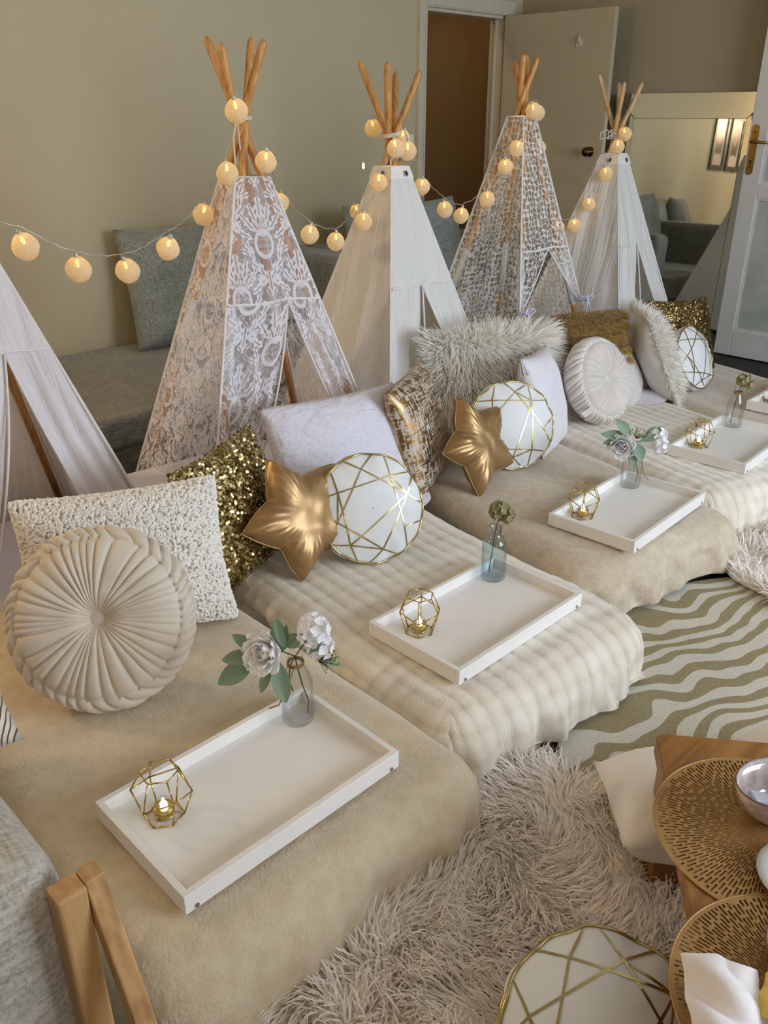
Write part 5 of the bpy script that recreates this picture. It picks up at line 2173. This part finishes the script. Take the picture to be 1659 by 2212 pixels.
def placemat(label, c, R, z, tilt=0.0):
    root = thing('placemat', label, 'placemat', (c[0], c[1], z), random.uniform(0, 6), 'gold perforated placemats')
    # a sheet with rows of radial slots cut through: built as a polar lattice with the slots left open
    V, F = [], []
    n = 150
    rows = [.0, .06]
    r_ = .06
    ring_r = list(np.linspace(.06, .985, 30))
    rg = random.Random(int(c[0] * 1000))
    nth = n * 2
    idx = {}

    def vid(i, k, zz):
        key = (i, k % nth, zz)
        if key not in idx:
            t = 2 * PI * (k % nth) / nth
            idx[key] = len(V)
            wv = R * (.003 * math.sin(9 * t))
            V.append((ring_r[i] * R * math.cos(t), ring_r[i] * R * math.sin(t), zz))
        return idx[key]
    hh_ = .0018
    for k in range(nth):
        slot = (k % 2 == 0)
        ph = rg.randint(0, 3)
        for i in range(len(ring_r) - 1):
            open_ = slot and ((i + ph) % 4 != 0) and 1 < i < len(ring_r) - 2 and (ring_r[i] > .34 or (k % 4 == 0))
            if open_:
                continue
            F.append((vid(i, k, hh_), vid(i + 1, k, hh_), vid(i + 1, k + 1, hh_), vid(i, k + 1, hh_)))
    c0 = len(V)
    V.append((0, 0, hh_))
    for k in range(nth):
        F.append((vid(0, k, hh_), vid(0, k + 1, hh_), c0))
    o = MB().add(V, F).build('perforated_sheet', M['mat_gold'], root)
    so_ = o.modifiers.new('thickness', 'SOLIDIFY')
    so_.thickness = .0016
    MB().tube([(R * .99 * math.cos(t), R * .99 * math.sin(t), .0014) for t in np.linspace(0, 2 * PI, 120, endpoint=False)], .0016, 6, closed=True).build('rim', M['mat_gold'], root, True)
    return root


placemat('gold perforated round placemat under the oval bowl, farther from the napkin', (1.185, .292), .185, TZ + .001)
placemat('gold perforated round placemat partly under the white paper napkin', (0.922, .122), .185, TZ + .0042)


def lathe_obj(name, prof, mat, parent=None, n=40, sx=1.0, sy=1.0):
    mb = MB().lathe(prof, n)
    mb.V = [(x * sx, y * sy, z) for x, y, z in mb.V]
    return mb.build(name, mat, parent, True)


bw1 = thing('oval_bowl', 'oval pearl-glazed bowl on the farther placemat', 'bowl', (1.235, .300, TZ + .004), math.radians(-30))
lathe_obj('bowl_body', [(0, .004), (.035, .004), (.038, .0), (.060, .018), (.078, .045), (.086, .072), (.083, .073), (.074, .048), (.056, .023), (.034, .011), (0, .010)], M['glaze'], bw1, 44, 1.0, .72)
mb = MB().tube([(.0845 * math.cos(t), .0845 * .72 * math.sin(t), .0728) for t in np.linspace(0, 2 * PI, 48, endpoint=False)], .0016, 6, closed=True)
mb.build('rim', M['glaze_rim'], bw1, True)
sc_ = thing('sachet', 'silver-grey sachet with lilac label lying in the oval bowl', 'packet', (1.215, .302, TZ + .047), math.radians(-42))
sb = MB().box(-.045, .045, -.014, .014, -.006, .006).build('sachet_body', M['card_grey'], sc_, False, .004)
MB().box(-.012, .040, -.010, .010, .0062, .0070).build('label_card', M['card_lilac'], sc_)
tx = MB()
tx.tube([(.0 + .0016 * i, .003 * math.sin(i * 1.7), .0074) for i in range(18)], .0005, 4)
tx.build('lettering', M['ink'], sc_)
for o_ in (sc_,):
    o_.rotation_euler = (.0, .22, math.radians(-42))
pl1 = thing('grey_plate', 'grey glazed round plate edge between the two placemats', 'plate', (1.123, .205, TZ + .0075), 0)
lathe_obj('plate_body', [(0, .004), (.05, .004), (.052, 0), (.068, .008), (.078, .013), (.077, .0145), (.064, .0105), (.048, .007), (0, .007)], M['plate'], pl1)
bw2 = thing('round_bowl', 'pearl-glazed bowl with brown rim on the placemat by the napkin', 'bowl', (0.985, .128, TZ + .0075), 0)
lathe_obj('bowl_body', [(0, .004), (.03, .004), (.032, 0), (.058, .012), (.085, .036), (.083, .037), (.055, .017), (.03, .009), (0, .009)], M['glaze'], bw2)
MB().tube([(.084 * math.cos(t), .084 * math.sin(t), .0366) for t in np.linspace(0, 2 * PI, 48, endpoint=False)], .0018, 6, closed=True).build('rim', M['glaze_rim'], bw2, True)


def crumple(name, label, c, w, h, mat, seed, rz, tilt):
    u = np.linspace(-1, 1, 34)
    U, V = np.meshgrid(u, u, indexing='ij')
    X = U * w / 2 * (1 + .10 * sn(U, V, .7, seed))
    Y = V * h / 2 * (1 + .10 * sn(U, V, .7, seed + 1))
    Z = .020 + np.abs(sn(X, Y, 7, seed + 2)) * .016 + .026 * (1 - V ** 2) * (1 - .5 * U ** 2)
    me = make_mesh(name, np.stack([X, Y, Z], -1).reshape(-1, 3), grid_faces(34, 34))
    o = obj(name, me, mat)
    o.location, o.rotation_euler = c, (tilt, 0, rz)
    tag(o, label, 'napkin')
    return o


crumple('paper_napkin', 'crumpled white paper napkin on the nearer placemat', (0.822, .200, TZ + .008), .13, .10, M['napkin'], 3, .6, .0)
crumple('paper_napkin', 'yellow tissue beside the crumpled white napkin', (0.872, .142, TZ + .012), .075, .07, M['napkin_yellow'], 8, .2, .0)

# floor pillows by the table
p1 = obj('floor_pillow', pillow_mesh(.44, .36, .19, 28, .03, .010, 31, 2.2), M['white_cloth'])
tag(p1, 'large white floor pillow lying against the wooden table', 'cushion', 'white floor pillows')
place(p1, (1.405, .455, .112), 35, 74, 5)
p2 = obj('floor_pillow', pillow_mesh(.55, .45, .20, 28, .05, .007, 33), M['white_cloth'])
tag(p2, 'white floor pillow behind the far edge of the wooden table', 'cushion', 'white floor pillows')
place(p2, (1.72, .22, .155), 35, 60, 0)

# ------------------------------------------------------------------ armchair at the picture's corner
ac = thing('armchair', 'light grey upholstered armchair with oak frame at the foot of the first bed', 'armchair', (0, 0, 0), 0)
MB().box(-.42, .275, .864, 1.25, .13, .52).build('seat_block', M['chair_cloth'], ac, False, .065, 6)
MB().box(-.38, .245, .89, 1.22, .06, .13).build('under_frame', M['chair_cloth'], ac, False, .02, 3)
MB().box(.238, .278, .824, .862, .0, .500).build('leg', M['chair_wood'], ac, False, .004)
MB().poly([(.2785, .862, .500), (.2785, .832, .500), (.2785, .632, .0), (.2785, .662, .0)], (.028, 0, 0)).build('brace', M['chair_wood'], ac, False, .003)
MB().box(-.40, .237, .835, .860, .16, .20).build('rail', M['chair_wood'], ac, False, .004)
MB().box(-.44, -.40, .824, .862, .0, .50).build('leg', M['chair_wood'], ac, False, .004)
MB().box(-.38, .23, 1.16, 1.20, .0, .058).build('rear_support', M['chair_wood'], ac, False, .004)
